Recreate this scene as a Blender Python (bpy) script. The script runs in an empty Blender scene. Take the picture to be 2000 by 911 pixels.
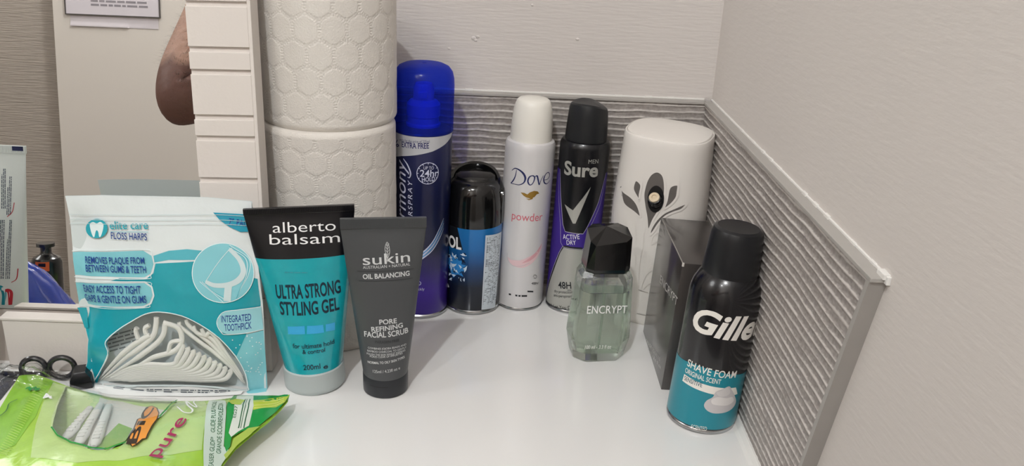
import bpy, bmesh, math, random
import numpy as np
from mathutils import Vector, Matrix, noise
from mathutils.geometry import tessellate_polygon

# ------------------------------------------------------------------ camera
F = 1700.0                                    # focal length in pixels of the 2000 x 911 frame
PITCH, ROLL, YAW = [math.radians(a) for a in (21.2, 2.512, 1.109)]
CAM = np.array([0.0, 0.0, 368.5])             # everything is laid out in millimetres above the counter
MM = 0.001
scene = bpy.context.scene
COL = scene.collection


def cam_axes():
    cp, sp, cy, sy = math.cos(PITCH), math.sin(PITCH), math.cos(YAW), math.sin(YAW)
    fwd = np.array([sy * cp, cy * cp, -sp]); right = np.array([cy, -sy, 0.0]); up = np.cross(right, fwd)
    return (math.cos(ROLL) * right + math.sin(ROLL) * up, -math.sin(ROLL) * right + math.cos(ROLL) * up, fwd)


RX, UP, FW = cam_axes()
cd = bpy.data.cameras.new('camera'); co = bpy.data.objects.new('camera', cd); COL.objects.link(co)
cd.sensor_fit = 'HORIZONTAL'; cd.sensor_width = 36.0; cd.lens = F / 2000.0 * 36.0; cd.clip_start = 0.01
co.matrix_world = Matrix(((RX[0], UP[0], -FW[0], CAM[0] * MM), (RX[1], UP[1], -FW[1], CAM[1] * MM), (RX[2], UP[2], -FW[2], CAM[2] * MM), (0, 0, 0, 1)))
scene.camera = co

# ------------------------------------------------------------------ light and exposure
vs = scene.view_settings
vs.view_transform = 'Standard'; vs.look = 'None'; vs.gamma = 1.0; vs.exposure = 0.0; vs.use_curve_mapping = False
w = bpy.data.worlds.new('world'); scene.world = w; w.use_nodes = True
w.node_tree.nodes['Background'].inputs['Color'].default_value = (1, 0.96, 0.92, 1)
w.node_tree.nodes['Background'].inputs['Strength'].default_value = 0.03


def lamp(name, loc, power, radius, color=(1, 0.95, 0.9)):
    d = bpy.data.lights.new(name, 'POINT'); d.energy = power; d.shadow_soft_size = radius; d.color = color
    o = bpy.data.objects.new(name, d); o.location = loc; COL.objects.link(o); o['kind'] = 'helper'
    return o


lamp('ceiling_downlight', (-0.30, -0.57, 1.58), 44.5, 0.028, (0.95, 0.98, 1.0))
lamp('added_fill_far', (-1.75, 0.0, 1.35), 24.0, 0.28, (0.965, 0.985, 1.0))  # added soft fill for the right wall, no such fitting seen
lamp('added_fill_door', (-0.9, -0.95, 1.58), 18.0, 0.04, (0.965, 0.985, 1.0))  # added fill to brighten the door and tiles in the mirror
try:
    scene.cycles.use_denoising = True
    scene.cycles.max_bounces = 14; scene.cycles.transparent_max_bounces = 24; scene.cycles.transmission_bounces = 12
    scene.cycles.sample_clamp_indirect = 6.0
except Exception:
    pass

# ------------------------------------------------------------------ helpers: materials


def lin(c):
    if isinstance(c, str):
        c = c.lstrip('#'); c = [int(c[i:i + 2], 16) / 255.0 for i in (0, 2, 4)]
    return tuple(x / 12.92 if x <= 0.04045 else ((x + 0.055) / 1.055) ** 2.4 for x in c)


MATS = {}


def mat(name, color, rough=0.45, metal=0.0, coat=0.0, noise_amt=0.0, noise_scale=200.0, bump=0.0, bump_scale=400.0, spec=0.5,
        sss=0.0, trans=0.0, ior=1.45, alpha=1.0, stretch=None):
    if name in MATS: return MATS[name]
    m = bpy.data.materials.new(name); m.use_nodes = True; MATS[name] = m
    nt = m.node_tree; b = nt.nodes['Principled BSDF']
    c = (*lin(color), 1)
    b.inputs['Base Color'].default_value = c
    b.inputs['Roughness'].default_value = rough; b.inputs['Metallic'].default_value = metal
    b.inputs['Coat Weight'].default_value = coat; b.inputs['Coat Roughness'].default_value = 0.08
    b.inputs['Specular IOR Level'].default_value = spec
    b.inputs['Transmission Weight'].default_value = trans; b.inputs['IOR'].default_value = ior; b.inputs['Alpha'].default_value = alpha
    if sss:
        b.inputs['Subsurface Weight'].default_value = sss; b.inputs['Subsurface Radius'].default_value = (0.004, 0.004, 0.004)
    if noise_amt or bump:
        tc = nt.nodes.new('ShaderNodeTexCoord'); mp = nt.nodes.new('ShaderNodeMapping'); nt.links.new(tc.outputs['Object'], mp.inputs['Vector'])
        if stretch: mp.inputs['Scale'].default_value = stretch
    if noise_amt:
        n = nt.nodes.new('ShaderNodeTexNoise'); n.inputs['Scale'].default_value = noise_scale; n.inputs['Detail'].default_value = 6
        nt.links.new(mp.outputs['Vector'], n.inputs['Vector'])
        mx = nt.nodes.new('ShaderNodeMix'); mx.data_type = 'RGBA'
        k = 1 - noise_amt
        mx.inputs[6].default_value = (c[0] * k, c[1] * k, c[2] * k, 1); mx.inputs[7].default_value = tuple(min(1, x * (1 + noise_amt * 0.5)) for x in c[:3]) + (1,)
        nt.links.new(n.outputs['Fac'], mx.inputs[0]); nt.links.new(mx.outputs[2], b.inputs['Base Color'])
    if bump:
        n2 = nt.nodes.new('ShaderNodeTexNoise'); n2.inputs['Scale'].default_value = bump_scale; n2.inputs['Detail'].default_value = 4
        nt.links.new(mp.outputs['Vector'], n2.inputs['Vector'])
        bp = nt.nodes.new('ShaderNodeBump'); bp.inputs['Strength'].default_value = 1.0; bp.inputs['Distance'].default_value = bump
        nt.links.new(n2.outputs['Fac'], bp.inputs['Height']); nt.links.new(bp.outputs['Normal'], b.inputs['Normal'])
    return m


def ramp_mat(name, stops, axis='Z', rough=0.3, metal=0.0, coat=0.0):
    """A printed colour gradient along one axis; stops are (millimetres, colour)."""
    if name in MATS: return MATS[name]
    m = mat(name, stops[0][1], rough, metal, coat); nt = m.node_tree; b = nt.nodes['Principled BSDF']
    lo, hi = stops[0][0], stops[-1][0]
    tc = nt.nodes.new('ShaderNodeTexCoord'); sx = nt.nodes.new('ShaderNodeSeparateXYZ'); mr = nt.nodes.new('ShaderNodeMapRange')
    cr = nt.nodes.new('ShaderNodeValToRGB')
    nt.links.new(tc.outputs['Object'], sx.inputs[0]); nt.links.new(sx.outputs[axis], mr.inputs['Value'])
    mr.inputs['From Min'].default_value = lo * MM; mr.inputs['From Max'].default_value = hi * MM
    nt.links.new(mr.outputs[0], cr.inputs[0])
    el = cr.color_ramp.elements
    while len(el) < len(stops): el.new(0.5)
    for e, (p, c) in zip(el, stops):
        e.position = (p - lo) / (hi - lo); e.color = (*lin(c), 1)
    nt.links.new(cr.outputs[0], b.inputs['Base Color'])
    return m


def clear_film(name, tint=(0.97, 0.98, 0.98), gloss=0.08, rough=0.08, haze=0.0, bump=0.0, haze_col='#ffffff'):
    """Thin clear plastic: transparent, with a glossy surface."""
    if name in MATS: return MATS[name]
    m = bpy.data.materials.new(name); m.use_nodes = True; MATS[name] = m; nt = m.node_tree
    for n in list(nt.nodes):
        if n.type != 'OUTPUT_MATERIAL': nt.nodes.remove(n)
    out = [n for n in nt.nodes if n.type == 'OUTPUT_MATERIAL'][0]
    tr = nt.nodes.new('ShaderNodeBsdfTransparent'); tr.inputs[0].default_value = (*tint, 1)
    gl = nt.nodes.new('ShaderNodeBsdfGlossy'); gl.inputs['Roughness'].default_value = rough
    fr = nt.nodes.new('ShaderNodeLayerWeight'); pw = nt.nodes.new('ShaderNodeMath'); pw.operation = 'POWER'; pw.inputs[1].default_value = 5.0
    nt.links.new(fr.outputs['Facing'], pw.inputs[0])
    ad = nt.nodes.new('ShaderNodeMath'); ad.operation = 'MULTIPLY_ADD'; ad.inputs[1].default_value = 0.8; ad.inputs[2].default_value = gloss
    nt.links.new(pw.outputs[0], ad.inputs[0])
    mx = nt.nodes.new('ShaderNodeMixShader'); nt.links.new(ad.outputs[0], mx.inputs[0])
    src = tr
    if haze:
        df = nt.nodes.new('ShaderNodeBsdfDiffuse'); df.inputs[0].default_value = (*lin(haze_col), 1)
        h = nt.nodes.new('ShaderNodeMixShader'); h.inputs[0].default_value = haze
        nt.links.new(tr.outputs[0], h.inputs[1]); nt.links.new(df.outputs[0], h.inputs[2]); src = h
    nt.links.new(src.outputs[0], mx.inputs[1]); nt.links.new(gl.outputs[0], mx.inputs[2]); nt.links.new(mx.outputs[0], out.inputs[0])
    if bump:
        n2 = nt.nodes.new('ShaderNodeTexNoise'); n2.inputs['Scale'].default_value = 70; n2.inputs['Detail'].default_value = 3
        tc = nt.nodes.new('ShaderNodeTexCoord'); nt.links.new(tc.outputs['Object'], n2.inputs['Vector'])
        bp = nt.nodes.new('ShaderNodeBump'); bp.inputs['Distance'].default_value = bump
        nt.links.new(n2.outputs['Fac'], bp.inputs['Height']); nt.links.new(bp.outputs[0], gl.inputs['Normal'])
    return m


# ------------------------------------------------------------------ helpers: meshes


def cat(a, b, c, d, t):
    return 0.5 * ((2 * b) + (-a + c) * t + (2 * a - 5 * b + 4 * c - d) * t * t + (-a + 3 * b - 3 * c + d) * t ** 3)


def smooth_path(pts, n=8, closed=False):
    P = [np.array(p, float) for p in pts]; out = []
    m = len(P)
    for i in range(m if closed else m - 1):
        a = P[(i - 1) % m] if closed or i else P[0] * 2 - P[1]
        b, c = P[i], P[(i + 1) % m]
        d = P[(i + 2) % m] if closed or i + 2 < m else P[-1] * 2 - P[-2]
        for k in range(n): out.append(cat(a, b, c, d, k / n))
    if not closed: out.append(P[-1])
    return out


class MB:
    """Collects vertices (mm) and faces with material slots; build() links them as one mesh object."""

    def __init__(s): s.v = []; s.f = []; s.m = []; s.mats = []

    def mi(s, m):
        if m not in s.mats: s.mats.append(m)
        return s.mats.index(m)

    def add(s, verts, faces, m):
        o = len(s.v); k = s.mi(m); s.v += [tuple(map(float, p)) for p in verts]
        for f in faces: s.f.append(tuple(i + o for i in f)); s.m.append(k)
        return s

    def loft(s, rings, m, cap0=True, cap1=True, closed=True):
        n = len(rings[0]); v = [p for r in rings for p in r]; f = []
        for i in range(len(rings) - 1):
            for j in range(n if closed else n - 1):
                k = (j + 1) % n
                f.append((i * n + j, i * n + k, (i + 1) * n + k, (i + 1) * n + j))
        if cap0: f.append(tuple(range(n))[::-1])
        if cap1: f.append(tuple((len(rings) - 1) * n + j for j in range(n)))
        return s.add(v, f, m)

    def lathe(s, prof, m, n=72, c=(0, 0), cap0=True, cap1=True):
        rings = [[(c[0] + r * math.sin(2 * math.pi * j / n), c[1] - r * math.cos(2 * math.pi * j / n), z) for j in range(n)] for r, z in prof]
        return s.loft(rings, m, cap0, cap1)

    def tube(s, pts, r, m, n=10, flat=1.0):
        P = [np.array(p, float) for p in pts]; rings = []
        for i, p in enumerate(P):
            t = P[min(i + 1, len(P) - 1)] - P[max(i - 1, 0)]; t /= np.linalg.norm(t) + 1e-9
            a = np.cross(t, (0, 1, 0.01)); a /= np.linalg.norm(a) + 1e-9; b = np.cross(t, a)
            rr = r[i] if isinstance(r, (list, tuple)) else r
            rings.append([p + rr * (math.cos(q) * a + flat * math.sin(q) * b) for q in (2 * math.pi * k / n for k in range(n))])
        return s.loft(rings, m)

    def box(s, lo, hi, m, bev=0.0):
        bm = bmesh.new(); bmesh.ops.create_cube(bm, size=1.0)
        for v in bm.verts:
            for i in range(3): v.co[i] = lo[i] + (v.co[i] + 0.5) * (hi[i] - lo[i])
        if bev: bmesh.ops.bevel(bm, geom=list(bm.edges), offset=bev, segments=2, affect='EDGES', profile=0.5)
        bm.verts.ensure_lookup_table(); bm.verts.index_update()
        s.add([v.co[:] for v in bm.verts], [[v.index for v in f.verts] for f in bm.faces], m); bm.free(); return s

    def build(s, name, parent=None, smooth=True, angle=35, mw=None):
        me = bpy.data.meshes.new(name); me.from_pydata([(x * MM, y * MM, z * MM) for x, y, z in s.v], [], s.f)
        for m in s.mats: me.materials.append(m)
        me.polygons.foreach_set('material_index', s.m)
        if smooth:
            me.polygons.foreach_set('use_smooth', [True] * len(me.polygons)); me.set_sharp_from_angle(angle=math.radians(angle))
        me.update(); o = bpy.data.objects.new(name, me); COL.objects.link(o)
        if parent is not None: o.parent = parent
        if mw is not None: o.matrix_world = mw
        return o


def recalc(o):
    bm = bmesh.new(); bm.from_mesh(o.data); bmesh.ops.recalc_face_normals(bm, faces=bm.faces); bm.to_mesh(o.data); bm.free(); return o


def tag(o, label, cat_, group=None):
    o['label'] = label; o['category'] = cat_
    if group: o['group'] = group
    return o


def thing(name, label, cat_, loc, group=None, yaw=0.0, lean=0.0, pitch=0.0):
    """An Empty at the thing's base; loc in mm, yaw about z, lean about y (towards +x), pitch about x, in degrees."""
    o = bpy.data.objects.new(name, None); o.empty_display_size = 0.02; COL.objects.link(o)
    o.matrix_world = Matrix.Translation(Vector(loc) * MM) @ Matrix.Rotation(math.radians(lean), 4, 'Y') @ Matrix.Rotation(math.radians(pitch), 4, 'X') @ Matrix.Rotation(math.radians(yaw), 4, 'Z')
    return tag(o, label, cat_, group)


def struct(o): o['kind'] = 'structure'; return o


# ------------------------------------------------------------------ helpers: printing on surfaces


MY = 621.0                                    # foot of the mirror, which leans back a little
MLEAN = math.radians(5.0)
MQ = np.array((0, MY, 0.0)); MN = np.array((0, -math.cos(MLEAN), math.sin(MLEAN)))


class Surf:
    """A surface given as S(u, v) -> local mm; at() finds the (u, v) that the photograph shows at a pixel, print_() lays flat artwork on it."""

    def __init__(s, fn, root=None, guess=(0, 60), sign=1, mirror=None):
        s.fn = fn; s.guess = guess; s.sign = sign; s.mirror = mirror
        M = np.array(root.matrix_world) if root is not None else np.eye(4)
        s.R = M[:3, :3]; s.t = M[:3, 3] / MM

    def S(s, u, v, off=0.0):
        p = np.array(s.fn(u, v), float)
        if off:
            e = 0.15
            du = np.array(s.fn(u + e, v)) - np.array(s.fn(u - e, v)); dv = np.array(s.fn(u, v + e)) - np.array(s.fn(u, v - e))
            n = np.cross(du, dv); L = np.linalg.norm(n)
            if L > 1e-9: p = p + n / L * off * s.sign
        return p

    def px(s, u, v):
        p = s.R @ np.array(s.fn(u, v), float) + s.t
        if s.mirror is not None: p = p - 2 * ((p - MQ) @ MN) * MN
        q = p - CAM; d = q @ FW
        return np.array([1000 + F * (q @ RX) / d, 455.5 - F * (q @ UP) / d])

    def at(s, x, y):
        p = np.array(s.guess, float); t = np.array([x, y], float)
        for _ in range(40):
            r = s.px(*p) - t
            J = np.array([(s.px(p[0] + 0.3, p[1]) - s.px(p[0] - 0.3, p[1])) / 0.6, (s.px(p[0], p[1] + 0.3) - s.px(p[0], p[1] - 0.3)) / 0.6]).T
            try: d = np.linalg.solve(J + np.eye(2) * 1e-6, -r)
            except Exception: break
            L = np.linalg.norm(d)
            p = p + d * min(1.0, 12.0 / (L + 1e-9))
            if L < 0.01: break
        return p

    def pts(s, pix): return [s.at(*p) for p in pix]

    def print_(s, mb, verts, faces, m, off=0.12, step=2.5, vstep=None):
        """Cut flat artwork into small pieces, lay it on the surface off mm above it."""
        if not faces: return
        if off > 0 and getattr(s, 'layers', True):
            vstep = vstep or getattr(s, 'vs', None)
            if getattr(s, 'vs', None): step = min(step or 9, s.vs)
            s.top = max(off, getattr(s, 'top', 0.0) + getattr(s, 'inc', 0.008)); off = s.top
        bm = bmesh.new(); vv = [bm.verts.new((p[0], p[1], 0)) for p in verts]
        for f in faces:
            try: bm.faces.new([vv[i] for i in f])
            except ValueError: pass
        a = np.array([(p[0], p[1]) for p in verts])
        for ax, st in ((0, step), (1, vstep)):
            if not st: continue
            lo, hi = a[:, ax].min(), a[:, ax].max()
            k = math.ceil(lo / st)
            while k * st < hi:
                co_ = [0, 0, 0]; no = [0, 0, 0]; co_[ax] = k * st; no[ax] = 1
                bmesh.ops.bisect_plane(bm, geom=list(bm.verts) + list(bm.edges) + list(bm.faces), plane_co=co_, plane_no=no, dist=1e-5); k += 1
        bm.verts.index_update()
        mb.add([s.S(v.co.x, v.co.y, off) for v in bm.verts], [[v.index for v in f.verts] for f in bm.faces], m); bm.free()

    def shape(s, mb, outline, m, holes=(), off=0.12, step=2.5, vstep=None):
        loops = [[Vector((p[0], p[1], 0)) for p in L] for L in [outline, *holes]]
        fl = [tuple(p) for L in loops for p in L]
        s.print_(mb, fl, [tuple(t) for t in tessellate_polygon(loops)], m, off, step, vstep)

    def line(s, mb, pts, wd, m, off=0.14, step=2.5, vstep=None):
        P = [np.array(p[:2], float) for p in pts]; v = []; n = len(P)
        for i, p in enumerate(P):
            t = P[min(i + 1, n - 1)] - P[max(i - 1, 0)]; t /= np.linalg.norm(t) + 1e-9; a = np.array([-t[1], t[0]])
            h = (float(np.interp(i / (n - 1), np.linspace(0, 1, len(wd)), wd)) if isinstance(wd, (list, tuple)) else wd) / 2
            v += [p + a * h, p - a * h]
        s.print_(mb, v, [(2 * i + 1, 2 * i + 3, 2 * i + 2, 2 * i) for i in range(n - 1)], m, off, step, vstep)

    def text(s, mb, txt, a, b, h, m, bold=0.0, shear=0.0, off=0.16, step=2.0, spacing=1.0, vstep=None):
        """Text whose baseline runs from pixel a to pixel b with capitals h pixels tall (measured in the photo at a)."""
        A = np.array(a[1:], float) if a[0] == 'uv' else s.at(*a); B = A + np.array(b[1:]) if b[0] == 'uv' else s.at(*b)
        d = B - A; L = np.linalg.norm(d); d = d / L; n = np.array([-d[1], d[0]])
        e = s.px(*(A + n * 2)) - s.px(*A)
        hh = h / (np.linalg.norm(e) / 2)
        V, Fc = text_mesh(txt, bold, shear, spacing)
        V = np.array(V); x0, x1 = V[:, 0].min(), V[:, 0].max()
        V2 = [A + d * ((p[0] - x0) / (x1 - x0) * L) + n * (p[1] / CAPH * hh) for p in V]
        s.print_(mb, V2, Fc, m, off, step, vstep)

    def scribble(s, mb, a, b, c, rows, m, rnd, fill=0.55, off=0.16, gap=0.18):
        """Rows of print too small to read: a, b, c are the pixels of the top left, top right and bottom left corners."""
        A, B, Cc = s.at(*a), s.at(*b), s.at(*c); ex = B - A; ey = (Cc - A) / rows; L = np.linalg.norm(ex); ux = ex / L
        v = []; f = []
        for r in range(rows):
            x = 0.0; end = L * (1 if r < rows - 1 else rnd.uniform(.5, .9)); g = np.linalg.norm(ey)
            while x < end:
                wd = rnd.uniform(0.5, 2.4) * g * 1.3; wd = min(wd, end - x)
                p = A + ey * (r + (1 - fill) / 2) + ux * x; q = p + ux * wd
                o = len(v); v += [p, q, q + ey * fill, p + ey * fill]; f.append((o + 3, o + 2, o + 1, o)); x += wd + g * gap * 2
        s.print_(mb, v, f, m, off, None)


CAPH = 0.7
_TX = {}


def text_mesh(txt, bold=0.0, shear=0.0, spacing=1.0):
    k = (txt, bold, shear, spacing)
    if k in _TX: return _TX[k]
    c = bpy.data.curves.new('lettering', 'FONT'); c.body = txt; c.offset = bold; c.shear = shear; c.space_character = spacing; c.resolution_u = 4
    o = bpy.data.objects.new('lettering', c); COL.objects.link(o)
    dg = bpy.context.evaluated_depsgraph_get(); me = o.evaluated_get(dg).to_mesh()
    r = ([(v.co.x, v.co.y) for v in me.vertices], [tuple(p.vertices) for p in me.polygons])
    o.evaluated_get(dg).to_mesh_clear(); bpy.data.objects.remove(o); bpy.data.curves.remove(c)
    _TX[k] = r; return r


def _caph():
    V, _ = text_mesh('H'); return max(p[1] for p in V)


CAPH = _caph()


def ellipse(c, a, b, n=36, rot=0.0):
    cr, sr = math.cos(rot), math.sin(rot)
    return [np.array([c[0] + a * math.cos(t) * cr - b * math.sin(t) * sr, c[1] + a * math.cos(t) * sr + b * math.sin(t) * cr]) for t in (2 * math.pi * i / n for i in range(n))]


def cyl_surf(prof):
    """Surface of a lathed can: u is the distance round from the front, v the height."""
    zs = [p[1] for p in prof]; rs = [p[0] for p in prof]; r0 = max(rs)

    def fn(u, v):
        r = float(np.interp(v, zs, rs)); return (r * math.sin(u / r0), -r * math.cos(u / r0), v)
    return fn


rnd = random.Random(4)
WHITE = mat('white_plastic', '#eceae6', 0.35)
BLACKP = mat('black_plastic', '#0d0d0f', 0.3)
INKW = mat('white_ink', '#f0f0f0', 0.4)
INKK = mat('black_ink', '#10141a', 0.4)
STEEL = mat('tin_rim', '#b9bbbd', 0.25, metal=1.0)

# ------------------------------------------------------------------ setting: the room
XW, YW, TX, TY, ZT = 197.5, 806.0, 190.0, 798.0, 197.0      # wall faces, tile faces, top of the tiled upstand
PAINT = mat('white_wall_paint', '#cec8c4', 0.75, bump=0.0004, bump_scale=55, stretch=(1.0, 1.0, 9.0))
PAINT2 = mat('white_side_paint', '#d3cdc8', 0.75, bump=0.00022, bump_scale=60, stretch=(1.0, 1.0, 5.0))
CEIL = mat('ceiling_paint', '#b9b4ae', 0.8)


def slab(name, lo, hi, m, bev=0.0):
    return struct(MB().box(lo, hi, m, bev).build(name, smooth=False))


slab('wall_back', (-2300, YW, -850), (320, YW + 100, 1700), PAINT)
slab('wall_right', (XW, -1400, -850), (XW + 100, YW, 1700), PAINT2)
WTILE = mat('fine_ribbed_wall_tile', '#b0a69c', 0.6, noise_amt=0.32, noise_scale=16, bump=0.003, bump_scale=16, stretch=(1.0, 1.0, 22.0))
slab('wall_left', (-2400, -1400, -850), (-2300, YW, 1700), WTILE)
slab('wall_front', (-2300, -1400, -850), (XW, -1300, 1700), WTILE)
slab('floor', (-2300, -1300, -950), (XW, YW, -850), mat('grey_floor', '#5f5a55', 0.5))
slab('ceiling', (-2300, -1300, 1650), (XW, YW, 1750), CEIL)
SOLID = mat('glossy_white_worktop', '#e9e8e6', 0.16, coat=0.35, spec=0.5)
slab('trim_worktop', (-2290, 452, -30), (XW, YW, 0), SOLID, 2.0)
slab('trim_cabinet', (-2290, 480, -850), (XW, YW, -30.2), mat('cabinet_white', '#dedbd7', 0.4))
SEAL = mat('white_sealant', '#e4e2de', 0.4)
b = MB()
b.loft([[(TX - 6, y, 0.1), (TX - 3.4, y, 1.6), (TX - 1, y, 5.0), (TX + 1, y, 5.0), (TX + 1, y, 0.1)] for y in (453, TY - 2)], SEAL)
b.loft([[(x, TY - 4.5, 0.1), (x, TY - 2.6, 1.4), (x, TY - 1, 4.0), (x, TY + 1, 4.0), (x, TY + 1, 0.1)] for x in (-880, TX)], SEAL)
struct(b.build('trim_sealant', smooth=False))

# ridged grey upstand tiles (real ridges), light ridge lines over darker stone bands
TILE = bpy.data.materials.new('ridged_stone_tile'); TILE.use_nodes = True
nt = TILE.node_tree; bs = nt.nodes['Principled BSDF']; bs.inputs['Roughness'].default_value = 0.55
at_ = nt.nodes.new('ShaderNodeAttribute'); at_.attribute_name = 'vein'
nz = nt.nodes.new('ShaderNodeTexNoise'); nz.inputs['Scale'].default_value = 330; nz.inputs['Detail'].default_value = 8
tcn = nt.nodes.new('ShaderNodeTexCoord'); nt.links.new(tcn.outputs['Object'], nz.inputs['Vector'])
m1 = nt.nodes.new('ShaderNodeMix'); m1.data_type = 'RGBA'; m1.inputs[6].default_value = (*lin('#6b6460'), 1); m1.inputs[7].default_value = (*lin('#b5aea9'), 1)
nt.links.new(nz.outputs['Fac'], m1.inputs[0])
m2 = nt.nodes.new('ShaderNodeMix'); m2.data_type = 'RGBA'; m2.inputs[7].default_value = (*lin('#d2ccc7'), 1)
nt.links.new(m1.outputs[2], m2.inputs[6]); nt.links.new(at_.outputs['Fac'], m2.inputs[0]); nt.links.new(m2.outputs[2], bs.inputs['Base Color'])


def ridge(s, z, seed):
    """(height mm, 0..1 how much of the pale vein) at distance s along the wall and height z."""
    nv = noise.noise(Vector((s * 0.017, z * 0.035, seed))) * 1.5 + noise.noise(Vector((s * 0.06, z * 0.05, seed + 9))) * 0.55
    ph = (z + nv * 1.25) / 6.3
    k = math.floor(ph); t = ph - k
    amp = 0.75 + 0.5 * noise.noise(Vector((s * 0.012, k * 3.3, seed + 3)))
    wv = 0.135 + 0.13 * noise.noise(Vector((s * 0.035, k * 2.1, seed + 5)))      # half width of the vein
    d = abs(t - 0.5)
    pale = max(0.0, min(1.0, (wv - d + .1 * noise.noise(Vector((s * .35, z * .5, seed + 1)))) / 0.06 + 0.5))
    rough = noise.noise(Vector((s * 0.25, z * 0.6, seed))) * 0.34 + noise.noise(Vector((s * .7, z * 1.4, seed + 4))) * .2
    hgt = (math.exp(-(d / 0.16) ** 2) * 1.05 * amp) + rough * (1 - pale)
    return hgt, pale * (0.5 + 0.35 * amp)


def tile_panel(name, fn, smax, seed, zmax, skip=None):
    ns, nz_ = int(smax / 1.3), int(zmax / 0.5); v = []; f = []; att = []
    for i in range(ns + 1):
        for j in range(nz_ + 1):
            t = i / ns; z = zmax * j / nz_
            s = smax * t
            hgt, pale = ridge(s, z, seed)
            v.append(fn(t, z, hgt)); att.append(pale)
    for i in range(ns):
        for j in range(nz_):
            a = i * (nz_ + 1) + j; f.append((a, a + nz_ + 1, a + nz_ + 2, a + 1))
    mb = MB().add(v, f, TILE); o = mb.build(name, angle=180)
    A = o.data.attributes.new('vein', 'FLOAT', 'POINT'); A.data.foreach_set('value', att)
    return struct(o)


def end_y(z): return 452.0 - z * (452.0 - 399.0) / ZT         # the slanting front end of the side upstand


tile_panel('wall_back_tile', lambda t, z, h: (-330 + t * (TX + 1 + 330), TY + 0.6 - h, z), 520, 2.0, ZT - 1.5)
tile_panel('wall_right_tile', lambda t, z, h: (TX + 0.6 - h, TY - t * (TY - end_y(z) - 3), z), 345, 7.0, ZT - 1.5)
EDGE = mat('grey_tile_edge_trim', '#a8a49f', 0.45, noise_amt=0.08, noise_scale=60)
b = MB()
b.box((-330, TY - 1.6, ZT - 2.5), (TX + 1, YW + .5, ZT), EDGE, 0.4)
struct(b.build('trim_tile_back', smooth=False))
b = MB()
ye = end_y(ZT)
b.box((TX - 1.6, ye - 1.4, ZT - 2.5), (XW + .5, TY + 1, ZT), EDGE, 0.4)
sec = lambda z: [(TX - 1.6, end_y(z) - 1, z), (XW + .5, end_y(z) - 1, z), (XW + .5, end_y(z) + 3, z), (TX - 1.6, end_y(z) + 3, z)]
b.loft([sec(0), sec(ZT - 2.4)], EDGE)
struct(b.build('trim_tile_right', smooth=False))
b = MB()       # painter's caulk, a little ragged, where the wall meets the tile edge, and small lumps in the paint
for i in range(70):
    x = -300 + i * 7.0; q = 1.2 + 1.1 * max(0, noise.noise(Vector((i * .7, 0, 2))))
    b.box((x, YW - q, ZT - 0.2), (x + 7.2, YW + .3, ZT + q * 1.1), SEAL, 0.35)
for i in range(58):
    y = ye + i * 7.0; q = 1.2 + 1.1 * max(0, noise.noise(Vector((i * .7, 5, 2))))
    b.box((XW - q, y, ZT - 0.2), (XW + .3, y + 7.2, ZT + q * 1.1), SEAL, 0.35)
for i in range(9):
    b.box((XW - 1.6 - rnd.random() * 2, ye - 4 + i * .8, ZT - 3 + rnd.random() * 3), (XW + .2, ye + i * .8, ZT + 1 + rnd.random() * 2), SEAL, 0.3)
struct(b.build('trim_caulk', smooth=False))
BACKW = Surf(lambda u, v: (u, YW, v), None, (20, 250), 1)
b = MB()
for (px_, py_), r in (((925, 75), 2.0), ((933, 72), 1.5), ((929, 79), 1.3), ((1128, 77), 1.5), ((877, 95), 1.1), ((1040, 10), 1.2)):
    u, v = BACKW.at(px_, py_)
    b.loft([[(u + r * k * math.cos(a) * 1.3, YW + .1 - z, v + r * k * math.sin(a)) for a in (2 * math.pi * i / 14 for i in range(14))] for k, z in ((1, 0), (.75, .5), (.35, .8))], PAINT)
struct(b.build('trim_paint_lumps'))

# ------------------------------------------------------------------ mirror with its white grooved stile
MIRR = mat('mirror_silver', '#eeeeec', 0.0, metal=1.0)
PAINTW = mat('white_painted_wood', '#dad3cd', 0.42, bump=0.0002, bump_scale=250)
t = thing('mirror', 'tall mirror on the worktop with a white grooved right-hand edge strip', 'mirror', (-224, MY, 0), pitch=-5.0)
b = MB(); b.box((-900, 0, 46), (0.5, 4, 520), MIRR); b.build('mirror_glass', t, smooth=False)
b = MB(); b.box((-900, 4.2, 0), (0, 16, 520), mat('beige_backing_board', '#b5aca4', 0.6))
b.box((-900, 1.0, 0), (0, 4.1, 45), mat('beige_backing_board', '#b5aca4')); b.build('backing_board', t, smooth=False)
# the strip: a board with shallow horizontal grooves that stop just short of its right edge
STILE = Surf(lambda u, v: (u, -1.5, v), t, (20, 200), 1)
groove = [STILE.at(440, y)[1] for y in (9.0, 98, 142, 230, 271, 352)] + [64, 47]
b = MB(); x0, x1, yf, yb = 0.0, 47.0, -3.5, 15.5
zc = sorted(groove)
prev = 0.0
for z in zc + [520.0]:
    top = z - 1.9 if z < 520 else 520
    b.box((x0, yf, prev), (x1 - 2.6, yb, top), PAINTW, 0.35)
    if z < 520: b.box((x0 + .2, yf + 2.2, top - .5), (x1 - 2.7, yb - .2, z + 2.4), PAINTW)
    prev = z + 1.9
b.box((x1 - 2.6, yf, 0), (x1, yb, 520), PAINTW, 0.3)
gs = b.build('grooved_strip', t, smooth=False); gs['label'] = 'white grooved edge strip of the mirror'; gs.rotation_euler = (0, math.radians(-1.1), 0)

t = thing('plinth_box', 'long low white box lying along the foot of the mirror', 'box', (-383, 609, 0))
b = MB(); b.box((0, 0, 0), (152, 10.5, 43.8), PAINTW, 0.7); b.build('box_body', t, smooth=False)
b = MB(); b.box((-1.2, -1.0, 44.0), (153, 11.0, 46.2), PAINTW, 0.5); b.build('box_lid', t, smooth=False)

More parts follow.
